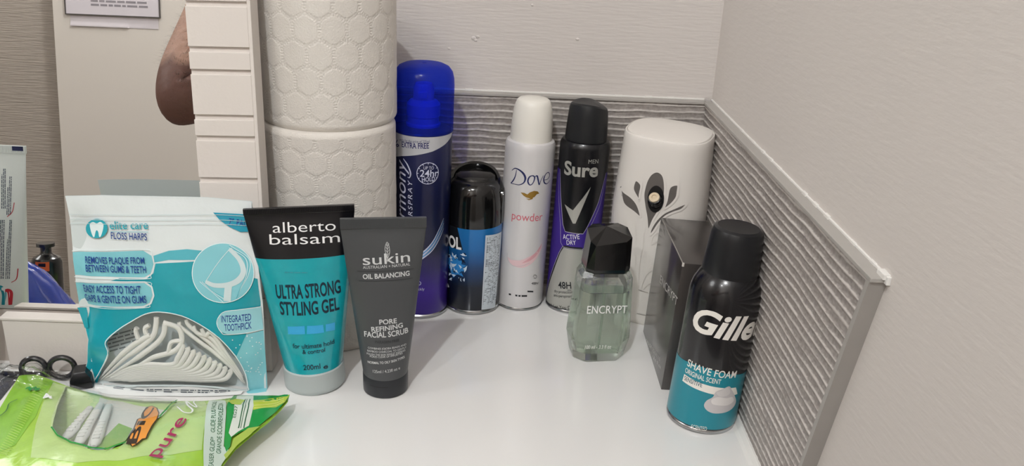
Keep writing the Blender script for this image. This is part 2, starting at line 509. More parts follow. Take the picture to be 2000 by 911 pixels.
# ------------------------------------------------------------------ behind the camera, seen in the mirror
DW = Surf(lambda u, v: (u, -1298, v), None, (-1200, 100), 1, mirror=MY)
dx = DW.at(125, 190)[0]
DPAINT = mat('door_paint', '#d8d1c9', 0.5)
struct(MB().box((dx, -1303, -848), (dx + 940, -1262, 1180), DPAINT, 2).build('door_1', smooth=False))
dr = bpy.data.objects['door_1']
b = MB(); b.lathe([(9, 0), (9, 30), (24, 36), (26, 52), (18, 60)], STEEL, 24)
kn = b.build('door_knob', dr); kn.matrix_world = Matrix.Translation((( dx + 860) * MM, -1.262, .15)) @ Matrix.Rotation(math.radians(-90), 4, 'X')
NS = Surf(lambda u, v: (u, -1258, v), None, (-1200, 300), 1, mirror=MY)
pa, pb = NS.at(129, 26), NS.at(311, 33)
t = thing('framed_notice', 'printed notice in a thin dark frame on the door seen in the mirror', 'notice', (pa[0], -1261.4, pa[1]))
Wn = pb[0] - pa[0]
b = MB(); b.box((0, 0, 0), (Wn, 2.5, 215), mat('notice_paper', '#d6d0d6', 0.5)); pp = b
for r in range(16):
    y = 24 + r * 11
    x = Wn * .27
    while x < Wn * .86:
        l = rnd.uniform(8, 30); b.box((x, 2.4, y), (min(x + l, Wn * .88), 2.9, y + 5.5), mat('notice_print', '#8f8a90', 0.6)); x += l + 4
b.build('notice_sheet', t, smooth=False)
b = MB(); fk = mat('notice_frame_dark', '#55504e', 0.5)
for lo, hi in (((-3, 0, -3), (Wn + 3, 5, 0)), ((-3, 0, 215), (Wn + 3, 5, 218)), ((-3, 0, 0), (0, 5, 215)), ((Wn, 0, 0), (Wn + 3, 5, 215))): b.box(lo, hi, fk)
b.build('notice_frame', t, smooth=False)
t = thing('paper_slip', 'creased white slip of paper below the framed notice on the door', 'paper', (pa[0] + 4, -1261.3, pa[1] - 38))
b = MB(); b.loft([[(x, 0.6 + 5 * math.exp(-(z / 9) ** 2) * (x < 180), z), (x, 0.1, z)] for x, z in ((0, 14), (0, 34))] if False else
                 [[(x, 0.3 + (3.5 if x < 170 else .4) * math.exp(-((z - 6) / 7.0) ** 2), z) for z in (4, 6, 9, 13, 18, 24, 33)] for x in (6, 60, 120, 168, 172, 240, Wn - 8)], mat('slip_paper', '#cfc8cc', 0.6), False, False, closed=False)
b.build('slip_sheet', t)

# ------------------------------------------------------------------ stacked toilet rolls
PAPER = mat('soft_white_tissue', '#dad5ce', 0.9, bump=0.00035, bump_scale=900, sss=0.0)


def roll_height(a, z):
    """Embossed rings of little dots on the outer sheet: a is the distance round, z the height."""
    R, px_, py_ = 10.6, 20.6, 17.9; best = 9e9
    row = round(z / py_)
    for k in (row - 1, row, row + 1):
        off = (k % 2) * px_ / 2
        c = round((a - off) / px_)
        for q in (c - 1, c, c + 1):
            dx_, dz_ = a - (q * px_ + off), z - k * py_
            d = math.hypot(dx_, dz_)
            if d < 16:
                ang = math.atan2(dz_, dx_)
                for rr, n in ((R - .7, 34), (R + .7, 34)):
                    e = math.exp(-((d - rr) / 0.5) ** 2)
                    if e > 0.02:
                        best = min(best, -e * (0.5 + 0.5 * math.cos(ang * n)))
    return (best if best < 1 else 0.0) * 0.65 + 0.16 * noise.noise(Vector((a * .1, z * .1, 1)))


def toilet_roll():
    t = thing('toilet_roll', '', 'toilet roll', (-142, 707, 0), 'stacked white toilet rolls')
    R, Hh, n, k = 55.3, 95.6, 620, 165; b = MB(); rings = []
    for j in range(k + 1):
        z = Hh * j / k; e = min(z, Hh - z); rr = R - (2.6 * (1 - min(1, e / 4.5)) ** 2)
        ring = []
        for i in range(n):
            a = 2 * math.pi * i / n
            h = roll_height(a * R, z) if e > 5 and -0.2 < math.sin(a - .2) + 1.3 else 0
            h += 0.5 * noise.noise(Vector((math.cos(a) * 1.4, math.sin(a) * 1.4, z * .012)))
            ring.append(((rr + h) * math.sin(a), -(rr + h) * math.cos(a), z))
        rings.append(ring)
    inner = [[(21 * math.sin(2 * math.pi * i / n), -21 * math.cos(2 * math.pi * i / n), z) for i in range(n)] for z in (Hh, 0)]
    b.loft(rings + inner, PAPER, False, False)
    f0 = [(i, (i + 1) % n, n + (i + 1) % n, n + i) for i in range(n)]
    b.add(rings[0] + inner[1], f0, PAPER)
    b.build('paper_winding', t, angle=60)
    c = MB(); c.loft([[(r * math.sin(2 * math.pi * i / 48), -r * math.cos(2 * math.pi * i / 48), z) for i in range(48)] for r, z in ((21, 0), (21, Hh), (19.6, Hh), (19.6, 0))], mat('card_tube', '#b09a80', 0.8), False, False)
    c.build('card_tube', t)
    return t


def dup(root, loc, label, yaw=0.0):
    r = root.copy(); COL.objects.link(r); r.matrix_world = Matrix.Translation(Vector(loc) * MM) @ Matrix.Rotation(math.radians(yaw), 4, 'Z'); r['label'] = label
    for ch in list(root.children):
        c_ = ch.copy(); COL.objects.link(c_); c_.parent = r
    return r


roll0 = toilet_roll()
roll0['label'] = 'bottom roll of the white toilet roll stack, behind the blue gel and grey scrub tubes'
dup(roll0, (-142.5, 706, 95.7), 'middle roll of the white toilet roll stack beside the grooved mirror edge', 40)
top_roll = dup(roll0, (-141.5, 710.5, 191.4), 'top roll of the white toilet roll stack, cut off by the upper edge', 77)
top_roll.matrix_world = top_roll.matrix_world @ Matrix.Diagonal((1, 1, 1.09, 1))

# ------------------------------------------------------------------ blue hairspray can
NAVY = ramp_mat('navy_to_purple_tin', [(0, '#331a80'), (28, '#3c2094'), (50, '#241a60'), (68, '#0f1236'), (110, '#0c1236'), (174, '#121a48')], rough=0.3, metal=0.1, coat=0.3)
t = thing('hairspray_can', 'tall blue hairspray can with a see-through blue cap beside the toilet rolls', 'hairspray', (-70, 746, 0), lean=0.8)
prof = [(24.5, 0.0), (26.0, 1.6), (26.0, 3.4), (25.2, 4.4), (25.8, 5.5), (25.8, 173.5), (24.6, 175.5), (16, 178)]
b = MB(); b.lathe(prof[:4], STEEL, cap1=False); b.lathe(prof[3:], NAVY, cap0=False)
S = Surf(cyl_surf([(25.8, 0), (25.8, 200)]), t, (0, 120))
SILV = mat('silver_print', '#c9cace', 0.35, metal=0.25); LIL = mat('pale_lilac_ink', '#cfd2e6', 0.4); NAVYK = mat('navy_ink', '#20225e', 0.4)
lo = S.pts([(764, 306), (785, 305), (815, 303), (845, 296), (868, 283), (874, 278)]); hi = S.pts([(875, 256), (866, 261), (845, 266), (815, 265), (785, 262), (764, 255)])
lo = [(-40, lo[0][1])] + lo[:5] + [(36, lo[4][1] + 6)]; hi = [(36, 173.5), (0, 173.5), (-40, 173.5)]
S.shape(b, lo + hi, SILV)
S.text(b, '%', (770, 286), (780, 287), 13, NAVYK, bold=.01)
S.text(b, 'EXTRA FREE', (785, 287), (838, 290), 10.5, NAVYK, bold=.02)
S.text(b, 'extra for the price of 235ml', (781, 275), (839, 279), 5.5, NAVYK)
S.text(b, 'harmony', (793, 466), (792, 314), 20, LIL, shear=.3, spacing=1.0)
S.text(b, 'HAIRSPRAY', (806, 456), (805, 353), 8.5, LIL, shear=.2, spacing=1.3)
sw = S.pts([(788, 310), (796, 322), (802, 338), (800, 347), (796, 346)]); S.line(b, smooth_path(sw), [.6, 1.2, 1.2, .8, .4], LIL)
c = S.at(836, 339)
for r, wd in ((9.6, .55),):
    S.line(b, [np.array(c) + r * np.array((math.cos(q), math.sin(q))) for q in (2 * math.pi * i / 60 for i in range(61))], wd, LIL)
for i in range(12):
    q = math.pi / 6 * i; d = np.array((math.cos(q), math.sin(q))); S.line(b, [np.array(c) + d * 8.2, np.array(c) + d * 9.4], .5, LIL)
S.text(b, 'UP TO', (827, 331), (847, 331), 6, LIL)
S.text(b, '24hr', (820, 345), (855, 344), 13, LIL, bold=.01)
S.text(b, 'HOLD', (824, 355), (849, 353), 8, LIL, bold=.01)
for k in range(5):
    p = S.pts([(812, 512 - k * 3.2), (828, 503 - k * 3), (845, 488 - k * 4), (858, 466 - k * 5), (866, 446 - k * 5)]); S.line(b, smooth_path(p), [1.6, 1.2, .8, .5, .2][k % 2:], [LIL, mat('cyan_ink', '#5f9fd8', .4)][k % 2])
S.text(b, 'HOLD', (795, 557), (823, 557), 8, LIL); S.text(b, 'Thickly', (806, 567), (829, 567), 5, LIL)
b.build('can_body', t)
CAPB = bpy.data.materials.new('clear_blue_cap'); CAPB.use_nodes = True; nt = CAPB.node_tree
pb = nt.nodes['Principled BSDF']; pb.inputs['Base Color'].default_value = (*lin('#2036b8'), 1); pb.inputs['Roughness'].default_value = .22
tr = nt.nodes.new('ShaderNodeBsdfTransparent'); tr.inputs[0].default_value = (.12, .24, .92, 1)
mx = nt.nodes.new('ShaderNodeMixShader'); mx.inputs[0].default_value = .27
nt.links.new(tr.outputs[0], mx.inputs[1]); nt.links.new(pb.outputs[0], mx.inputs[2])
nt.links.new(mx.outputs[0], [n for n in nt.nodes if n.type == 'OUTPUT_MATERIAL'][0].inputs[0])
b = MB(); b.lathe([(26.4, 174.2), (26.4, 214), (26.0, 220), (24.6, 225.5), (21.5, 229.5), (17, 231.6), (8, 232.4), (2.2, 232.4), (1.6, 231.4)], CAPB, cap0=False)
b.build('overcap', t)['label'] = 'see-through blue cap'
BLUEP = mat('bright_blue_plastic', '#2a5fe0', 0.35)
b = MB(); b.lathe([(15, 172), (15, 180), (13.8, 181), (13.8, 186), (14.6, 187), (14.6, 197), (12, 200), (9, 201), (9, 211), (7, 215), (0.5, 216)], BLUEP)
b.box((-4, -10.5, 203), (4, -7, 209), BLUEP, .8); n_ = b.build('spray_nozzle', t); n_['label'] = 'bright blue nozzle inside the cap'

# ------------------------------------------------------------------ short black and blue body spray
COOLB = ramp_mat('blue_to_black_tin', [(0, '#0b0f18'), (28, '#101b2c'), (48, '#123d6e'), (66, '#1668ac'), (90, '#1b76bd')], rough=0.3, metal=0.3, coat=0.4)
t = thing('body_spray_can', 'short black and blue body spray can with a glossy black hooded cap', 'body spray', (-21, 759, 0))
b = MB(); b.lathe([(25, 0), (26.6, 1.5), (26.6, 3), (25.8, 4.2)], STEEL, cap1=False); b.lathe([(25.8, 4.2), (26.4, 5.5), (26.4, 88), (20, 90)], COOLB, cap0=False)
S = Surf(cyl_surf([(26.4, 0), (26.4, 200)]), t, (0, 60))
p = S.pts([(868, 440), (893, 443), (904, 489), (868, 486)]); p[0] = (-44, p[1][1]); p[3] = (-44, p[2][1] - 1); S.shape(b, p, INKK)
S.text(b, 'COOL', ('uv', -44, 64.3), ('uv', 33.5, 1.2), 21, INKW, bold=.03)
rs = random.Random(8)
ICE = mat('ice_white_ink', '#cfe0ee', .4); ICEB = mat('ice_blue_ink', '#2b7fc4', .4); DK = mat('dark_blue_ink', '#0c1830', .4)
S.shape(b, [np.array(S.at(888, 520)) + np.array((math.cos(q) * r_, math.sin(q) * r_)) for q, r_ in ((2 * math.pi * i / 26, rs.uniform(7.5, 13)) for i in range(26))], ICEB, off=.14)
for i in range(34):
    cpt = np.array(S.at(rs.uniform(874, 909), rs.uniform(496, 548))); a = rs.uniform(0, 6.3); l = rs.uniform(1.5, 4.5)
    S.shape(b, [cpt + np.array((math.cos(a + q) * l * f_, math.sin(a + q) * l * f_)) for q, f_ in ((0, 1), (.6, .35), (1.9, .5), (2.6, .25), (3.4, .8), (4.6, .3))], ICE if i % 4 else DK, off=.18)
WPAN = mat('white_info_panel', '#c9d2da', .45)
S.shape(b, S.pts([(948, 460), (979, 452), (966, 600), (940, 605)]), WPAN)
S.scribble(b, (951, 464), (976, 458), (943, 596), 44, mat('panel_grey_ink', '#454b54', .5), rs, .5, off=.2)
S.scribble(b, (869, 550), (879, 551), (870, 562), 1, INKW, rs, .8); S.scribble(b, (867, 584), (886, 590), (868, 592), 1, INKW, rs, .7)
b.build('can_body', t)
GLK = mat('gloss_black_cap', '#0a0a0b', 0.13, coat=0.5)
b = MB()
b.lathe([(26.6, 86), (26.8, 92), (26.3, 104), (25.0, 114), (23.0, 121), (20.5, 125), (16, 127.2), (2, 127.8)], GLK)
b.build('front_cap', t)['label'] = 'glossy black cap'
rings = []                                         # the hood arches over the back of the cap like a raised collar
for i in range(41):
    q = math.radians(-112 + 224 * i / 40); k = math.cos(math.radians(-90 + 180 * i / 40)) ** .38
    zt_ = 104 + 32 * k; o = []
    for r_, z in ((27.2, 87), (27.4, 100), (27.0, min(zt_ - 3, 118)), (24.5, zt_ - 3), (22.6, zt_), (20.6, zt_ - 1.5), (21.5, min(zt_ - 8, 116)), (24, 100), (24, 87)):
        o.append((r_ * math.sin(q), r_ * math.cos(q), z))
    rings.append(o)
b = MB(); b.loft(rings, GLK); b.lathe([(20, 112), (20, 125), (18, 129), (14, 131), (2, 131.6)], GLK, 48, c=(0, 4)); b.build('cap_hood', t)

# ------------------------------------------------------------------ white antiperspirant with pink print
DOVEW = mat('pearl_white_tin', '#dcdadb', 0.32, metal=0.12, coat=0.3)
t = thing('antiperspirant_can', 'slim white antiperspirant can with a white domed cap and pink print', 'deodorant', (24, 768, 0), lean=1.5)
b = MB(); b.lathe([(21.5, 0), (23, 1.2), (23, 2.2), (22.5, 3)], STEEL, cap1=False)
b.lathe([(22.5, 3), (22.9, 4), (22.9, 156), (22.6, 160), (21.6, 162.5), (19.6, 163.4), (10, 164)], DOVEW, cap0=False)
S = Surf(cyl_surf([(22.9, 0), (22.9, 220)]), t, (0, 90))
NV = mat('deep_navy_ink', '#232a5c', .35); GOLD = mat('gold_foil', '#a3803a', .35, metal=.5); PINK = mat('pink_ink', '#cf6a78', .4)


def strokes(S, b, sets, m, off=.16):
    for pix, wd in sets: S.line(b, smooth_path([S.at(*p) for p in pix], 7), wd, m, off, step=2)


strokes(S, b, [
    ([(1009, 332), (1007, 343), (1003, 352), (998, 358)], [.5, .9, 1.2, .9]),
    ([(1000, 333), (1006, 329), (1014, 332), (1022, 339), (1026, 348), (1023, 357), (1015, 361), (1006, 360), (998, 358)], [.5, .8, 1.3, 1.9, 1.9, 1.1, .7, .6, .6]),
    ([(1040, 343), (1034, 346), (1031, 354), (1034, 361), (1039, 360), (1043, 353), (1044, 346), (1040, 343)], [.8, 1.3, 1.4, .8, .8, 1.3, 1.1]),
    ([(1045, 345), (1049, 344), (1051, 352), (1053, 361), (1056, 353), (1061, 343)], [.5, 1.4, 1.4, .9, .6, .5]),
    ([(1062, 352), (1069, 350), (1073, 343), (1071, 337), (1066, 340), (1062, 349), (1063, 357), (1068, 359), (1074, 352)], [.5, .6, .9, .8, .8, 1.4, 1.3, .7, .4])], NV)
for pix in ([(1017, 376), (1024, 377), (1030, 380), (1035, 376), (1043, 373), (1050, 374), (1053, 378), (1048, 380), (1044, 385), (1036, 388), (1028, 386), (1022, 382)],
            [(1027, 388), (1034, 389), (1042, 384), (1040, 389), (1033, 391)]):
    S.shape(b, S.pts(pix), GOLD)
S.text(b, 'powder', (999.5, 427.5), (1058.5, 430), 15, PINK)
PK1 = mat('blush_print', '#e3c4c8', .4); PK2 = mat('blush_print_deep', '#d9a3ab', .4); GY = mat('grey_swirl_print', '#b9b4b8', .4)
S.line(b, smooth_path(S.pts([(992, 503), (1000, 512), (1018, 516), (1036, 508), (1050, 495), (1059, 480)])), [.6, 3, 6.5, 8, 8, 6, 3, .5], PK1, off=.12)
S.line(b, smooth_path(S.pts([(1020, 514), (1036, 506), (1049, 493), (1058, 476)])), [.4, 2.6, 3.4, 2.4, .4], PK2, off=.16)
S.line(b, smooth_path(S.pts([(991, 494), (992, 508), (1002, 519), (1018, 520), (1034, 514)])), .35, GY, off=.16)
S.line(b, smooth_path(S.pts([(1041, 541), (1044, 537), (1048, 540), (1046, 544), (1042, 543)])), .4, INKK)
S.text(b, '48H', (1037, 556), (1050, 556), 5, INKK)
S.scribble(b, (1030, 567), (1047, 567), (1030, 572), 1, INKK, rs, .6); S.scribble(b, (994, 572), (1045, 573), (994, 577.5), 1, INKK, rs, .6)
b.build('can_body', t)
b = MB(); b.lathe([(18.9, 163.2), (19.0, 166), (18.6, 178), (17.6, 190), (16.2, 195.5), (14.8, 199), (12.8, 200.6), (4, 201.4)], mat('ivory_cap', '#e9e6de', .4)); b.build('domed_cap', t)['label'] = 'white domed cap'

# ------------------------------------------------------------------ black, purple and silver antiperspirant
SUREK = mat('satin_black_tin', '#0c0d12', .32, metal=.1, coat=.2)
t = thing('antiperspirant_can', 'black and purple antiperspirant can with a silver lower half and flat-topped black cap', 'deodorant', (73.3, 766, 0), lean=1.6)
b = MB(); b.lathe([(21.5, 0), (23, 1.2), (23, 2.2), (22.5, 3)], STEEL, cap1=False)
b.lathe([(22.5, 3), (22.9, 4), (22.9, 160), (22.4, 163), (20.8, 165.4), (10, 167)], SUREK, cap0=False)
S = Surf(cyl_surf([(22.9, 0), (22.9, 220)]), t, (0, 90))
PUR = mat('purple_foil', '#40298e', .32, metal=.25); SIL = mat('brushed_silver_print', '#b4b4ae', .34, metal=.35); LINE = mat('silver_keyline', '#b8b4c4', .35, metal=.3)
# silver hourglass skirt, purple sides and the badge band
S.shape(b, [(-13, 66), (-16, 60), (-22, 40), (-29, 20), (-34, 4.2), (26, 4.2), (20, 20), (13, 40), (8, 60), (5, 66)], SIL)
S.shape(b, [(-27, 138), (-21.5, 112), (-16, 88), (-13, 82), (4, 82), (7, 88), (17, 112), (24, 138), (30, 138), (30, 60), (27, 40), (22, 30), (16, 42), (8.5, 60), (6.5, 66), (4, 68.5), (-12, 68.5), (-15, 66), (-17, 60), (-24, 40), (-31, 20), (-36, 4.2), (-44, 4.2), (-44, 138)], PUR, off=.16)
S.line(b, [(-27, 138), (-21.5, 112), (-16, 88), (-13, 82), (4, 82), (7, 88), (17, 112), (24, 138)], .6, LINE, off=.2)
S.line(b, [(-30, 134), (-24, 108), (-19, 88), (-16.5, 70), (-13.5, 66.6), (5, 66.6), (8, 70), (10, 88), (19.5, 108), (26, 134)], .45, LINE, off=.2)
S.line(b, [(-14, 67), (-17.2, 60), (-24, 40), (-31, 20), (-36, 4.5)], .5, LINE, off=.2); S.line(b, [(5, 67), (8.3, 60), (14, 40), (21, 20), (27, 4.5)], .5, LINE, off=.2)
S.text(b, 'Sure', (1102, 339), (1167, 344), 25, SIL, bold=.03)
S.text(b, 'MEN', (1149, 320), (1168, 319), 8, SIL)
S.shape(b, S.pts([(1103, 399), (1119, 411), (1154, 365), (1124, 437), (1119, 437)]), SIL)
S.text(b, 'ACTIVE', (1100, 467), (1132, 467), 9.5, INKW); S.text(b, 'DRY', (1107, 478), (1125, 478), 8.5, INKW)
S.text(b, '48H', (1091, 563), (1116, 564), 13, INKK, bold=.015); S.line(b, S.pts([(1108, 567), (1116, 567)]), .5, INKK)
S.text(b, 'dry protection', (1083, 571), (1118, 573), 5.5, INKK); S.text(b, 'anti-perspirant', (1082, 579), (1118, 581), 5.5, INKK)
S.text(b, "It Won't Let You Down", (1066, 592), (1130, 602), 6.5, INKK, bold=.01)
b.build('can_body', t)
b = MB(); CK = mat('satin_black_cap', '#16181b', .45)
rings = []
for z, r, k in ((165.8, 18.9, 0), (169, 19, 0), (186, 17.9, .25), (194, 17.2, .35), (197.2, 16.2, .4)):
    rings.append([(r * math.sin(q) * (1 + .05 * k * math.cos(4 * q)), -r * math.cos(q) * (1 + .05 * k * math.cos(4 * q)), z + (z - 165) / 34 * (1.6 * math.sin(q * 1) * -1 + 1.4 * math.cos(2 * q))) for q in (2 * math.pi * i / 64 for i in range(64))])
rings.append([(x * .9, y * .9, z + 1.3) for x, y, z in rings[-1]]); rings.append([(x * .3, y * .3, 199.6) for x, y, z in rings[-1]])
b.loft(rings, CK); b.build('flat_cap', t, angle=28)['label'] = 'satin black cap'

# ------------------------------------------------------------------ shaving foam can
t = thing('shaving_foam_can', 'black and teal shaving foam can with a black cap by the ridged side tiles', 'shaving foam', (162.6, 575, 0), lean=3.2)
t.matrix_world = t.matrix_world @ Matrix.Diagonal((1, 1, .965, 1))
FOK = mat('gloss_black_tin', '#0e0e12', .25, coat=.4); TEAL = mat('teal_print', '#087f90', .32, coat=.3); CREAM = mat('cream_ink', '#e8e4dc', .4)
b = MB(); b.lathe([(24.8, 0), (26.3, 1.2), (26.3, 2.6), (25.6, 3.6)], STEEL, cap1=False)
b.lathe([(25.6, 3.6), (26.2, 5), (26.2, 108), (25.8, 113), (24.4, 118.5), (22.2, 123), (20.2, 126.4), (18.6, 128), (12, 129)], FOK, cap0=False)
S = Surf(cyl_surf([(26.2, 0), (26.2, 140)]), t, (0, 60))
top = [(u, 53.5 + 3.4 * math.sin((u + 30) / 14.0) * math.exp(-abs(u + 22) / 60) - .05 * u) for u in range(-64, 66, 3)]
S.shape(b, [(-64, 5)] + [(66, 5)] + top[::-1], TEAL)
S.text(b, 'Gillette', (1351, 638), ('uv', 84, -2.5), 43, CREAM, bold=.03, shear=.28)
S.text(b, 'SHAVE FOAM', (1342, 714), (1436, 738), 13, CREAM, bold=.012)
S.text(b, 'ORIGINAL SCENT', (1338, 727), (1407, 751), 9, CREAM, bold=.008)
S.shape(b, S.pts([(1337, 731), (1400, 757), (1437, 757), (1440, 770), (1375, 766), (1333, 744)]), CREAM)
S.text(b, 'SENSITIVE', (1336.5, 742), (1371, 757), 8, mat('teal_dark_ink', '#0b4a5a', .4), bold=.01, off=.22)
FMS = [mat('foam_print_' + n, c, .5) for n, c in (('light', '#dcd8d6'), ('mid', '#c3bfc0'), ('pale', '#cfcbca'))]
S.shape(b, [S.at(*p) for p in smooth_path([(1375, 793), (1380, 783), (1392, 776), (1398, 766), (1412, 760), (1424, 755), (1429, 762), (1434, 772), (1437, 785), (1430, 798), (1416, 806), (1396, 808), (1382, 803)], 5, True)], FMS[1], off=.22)
S.shape(b, [S.at(*p) for p in smooth_path([(1390, 781), (1402, 776), (1418, 778), (1430, 776), (1432, 784), (1420, 792), (1402, 792), (1391, 789)], 5, True)], FMS[0], off=.28)
S.shape(b, [S.at(*p) for p in smooth_path([(1399, 767), (1410, 763), (1421, 757), (1426, 766), (1420, 773), (1406, 775)], 5, True)], FMS[2], off=.28)
S.text(b, 'SCENTED', (1350, 837), (1380, 842), 8, CREAM)
b.build('can_body', t)
b = MB(); b.lathe([(19.6, 126.5), (20.1, 129), (19.6, 140), (18.9, 152), (18.3, 158), (17.0, 161.2), (14.8, 162.6), (13, 162.4), (3, 162.2)], mat('smoky_black_cap', '#191a1d', .32)); b.build('cap', t)['label'] = 'dark smoky plastic cap'

# ------------------------------------------------------------------ white automatic air freshener
t = thing('air_freshener', 'white automatic air freshener dispenser with grey petal cut-outs standing in the tiled corner', 'air freshener', (146, 752, 0), yaw=-27, lean=1.5)
DISP = mat('matte_white_casing', '#e0dbd5', 0.5); GREYP = mat('grey_insert', '#5f5a57', 0.55); EMB = mat('matte_white_casing', '#e0dbd5')


def disp_dims(z):
    return (float(np.interp(z, (0, 6, 50, 110, 178), (35, 36, 41, 42.5, 38.8))), float(np.interp(z, (0, 6, 60, 120, 178), (28, 29, 31, 31.5, 31))))


def sq(q, a, b_, e=0.72):
    c_, s_ = math.cos(q), math.sin(q)
    return (a * math.copysign(abs(c_) ** e, c_), b_ * math.copysign(abs(s_) ** e, s_))


def disp_ring(z, k=1.0, dz=0.0, n=96):
    a, b_ = disp_dims(min(z, 178)); out = []
    for i in range(n):
        x, y = sq(2 * math.pi * i / n, a * k, b_ * k); out.append((x, y, z + (y / 31.0) * 3.0 * min(1, z / 178) + dz))
    return out


b = MB()
b.loft([disp_ring(0, .97), disp_ring(1.5)] + [disp_ring(z) for z in range(4, 178, 6)] + [disp_ring(178), disp_ring(179.4, .985)], DISP, True, False)
b.loft([disp_ring(179.4, .985), disp_ring(179.6, .965), disp_ring(178.8, .955), disp_ring(178.6, .945)], DISP, False, False)
b.loft([disp_ring(178.9, .945), disp_ring(180.2, .93), disp_ring(180.9, .8), disp_ring(181.2, .4)], DISP, False, True)


def disp_fn(u, v):
    a, b_ = disp_dims(v); q = max(-.97, min(.97, u / a))
    c_ = abs(q) ** (1 / .72); y = -b_ * math.sqrt(max(0, 1 - c_ * c_)) ** .72
    return (u, y, v + (y / 31.0) * 3.0 * min(1, v / 178))


S = Surf(disp_fn, t, (0, 110))
petals = [[(1283, 335), (1272, 340), (1264, 352), (1259, 368), (1257, 382), (1259, 402), (1263, 425), (1265, 448), (1268, 449), (1276, 430), (1287, 412), (1295, 395), (1299, 374), (1298, 352), (1293, 340)],
          [(1213, 365), (1218, 374), (1234, 386), (1245, 400), (1251, 418), (1250, 424), (1238, 414), (1222, 402), (1216, 390)],
          [(1242, 352), (1249, 356), (1253, 364), (1250, 380), (1249, 391), (1242, 381), (1237, 370), (1238, 360)],
          [(1308, 366), (1324, 361), (1324, 374), (1321, 387), (1310, 400), (1297, 408), (1302, 392)],
          [(1341, 397), (1332, 409), (1316, 415), (1300, 423), (1287, 437), (1277, 452), (1270, 459), (1271, 448), (1282, 430), (1297, 416), (1316, 407)]]
for P in petals:
    L = [S.at(*p) for p in smooth_path(P, 4, True)]
    S.shape(b, L, GREYP, off=.12)
    S.line(b, L + [L[0]], .9, EMB, off=.45); S.line(b, L + [L[0]], 1.9, EMB, off=.2)
for P in ([(1207, 413), (1209, 435), (1217, 451), (1222, 446), (1218, 430), (1207, 413)], [(1222, 430), (1226, 470), (1240, 494), (1240, 540)], [(1290, 452), (1276, 462), (1272, 478), (1286, 468), (1294, 452), (1290, 447)],
          [(1283, 524), (1265, 534), (1255, 552), (1252, 566)], [(1283, 545), (1268, 554), (1256, 565)], [(1229, 420), (1240, 440), (1242, 470)], [(1257, 455), (1256, 480), (1250, 508), (1247, 545), (1246, 600)]):
    S.line(b, smooth_path(S.pts(P)), .8, EMB, off=.5)
S.line(b, S.pts([(1247, 566), (1266, 572)]), .5, mat('casing_gap_line', '#8f8984', .7)); S.line(b, S.pts([(1244, 612), (1262, 616)]), .5, MATS['casing_gap_line'])  # two thin grey gap lines drawn low on the casing
b.build('casing', t, angle=40)
c = S.at(1281, 389); p0 = np.array(disp_fn(*c))
b = MB()
S.shape(b, ellipse(c, 7.4, 12.5, 36, 0.03), mat('dark_recess', '#0c0c0e', .5), off=.3)
b.build('spray_hole', t)
b = MB(); b.lathe([(5.8, -9), (5.8, 0), (6.4, .4), (6.4, 1.4), (5.8, 2), (5.6, 4), (6.2, 4.6), (5.6, 5.4), (5.2, 6.6), (3.2, 7.2)], mat('nozzle_black', '#131315', .25))
n_ = b.build('nozzle', t); n_.location = (p0[0] * MM, (p0[1] + .2) * MM, (p0[2] - 2) * MM)
b = MB(); b.lathe([(4.6, 0), (4.8, .8), (4.4, 1.8), (2.2, 2.0), (1.9, 1.2), (.6, 1.1)], mat('cream_actuator', '#cdbca0', .4), 32)
k_ = b.build('actuator_button', n_); k_.location = (0, 0, 7.0 * MM); k_['label'] = 'cream button on the black nozzle'
n_.rotation_euler = (math.radians(50), 0, 0)

# ------------------------------------------------------------------ dark grey fragrance carton
t = thing('fragrance_box', 'tall dark grey fragrance carton standing against the ridged side tiles behind the shaving foam', 'box', (138, 611, 0), lean=2.6)
BOXK = mat('dark_grey_card', '#3c3836', 0.28, coat=.5, noise_amt=.1, noise_scale=14); BOXE = mat('worn_card_edge', '#8d8984', .6)
b = MB(); Lb, Wb, Hb = 101.0, 42.0, 112.0
b.box((0, 0, 0), (Wb, Lb, Hb), BOXK, 0.6)
b.box((-.08, 1, Hb - .75), (.75, Lb - 2, Hb + .06), BOXE, .25); b.box((-.1, -.1, Hb - 3.0), (1.6, 1.2, Hb + .1), mat('chipped_card_corner', '#cfcac4', .6), .3)
b.build('carton', t, angle=30)
S = Surf(lambda u, v: (0.0, Lb - u, v), t, (50, 60), 1); S.inc = .01
b = MB()
LG = mat('pale_grey_foil', '#c9c6c4', .5)
S.text(b, 'ENCRYPT', (1289, 552), (1322, 599), 15, LG)
L_ = b.build('name_lettering', t); b = MB()
S.text(b, 'EAU DE TOILETTE', (1262, 668), (1289, 706), 6, LG); S.text(b, '100 ml - 3.4 fl oz', (1262, 680), (1291, 722), 6, LG)
b.build('small_print', t)
L_['label'] = 'pale grey printed name on the carton'

# ------------------------------------------------------------------ glass aftershave bottle
t = thing('aftershave_bottle', 'faceted clear glass aftershave bottle of pale green liquid with a black angular cap', 'bottle', (90.2, 670, 0), yaw=9, lean=1.5)


def tint_glass(name, col, ior, mixf, tcol):
    m = bpy.data.materials.new(name); m.use_nodes = True; nt = m.node_tree
    for n in list(nt.nodes):
        if n.type != 'OUTPUT_MATERIAL': nt.nodes.remove(n)
    out = nt.nodes[0]
    g = nt.nodes.new('ShaderNodeBsdfGlass'); g.inputs['Color'].default_value = (*col, 1); g.inputs['IOR'].default_value = ior; g.inputs['Roughness'].default_value = .01
    tr = nt.nodes.new('ShaderNodeBsdfTransparent'); tr.inputs[0].default_value = (*tcol, 1)
    mx = nt.nodes.new('ShaderNodeMixShader'); mx.inputs[0].default_value = mixf
    nt.links.new(g.outputs[0], mx.inputs[1]); nt.links.new(tr.outputs[0], mx.inputs[2]); nt.links.new(mx.outputs[0], out.inputs[0])
    return m


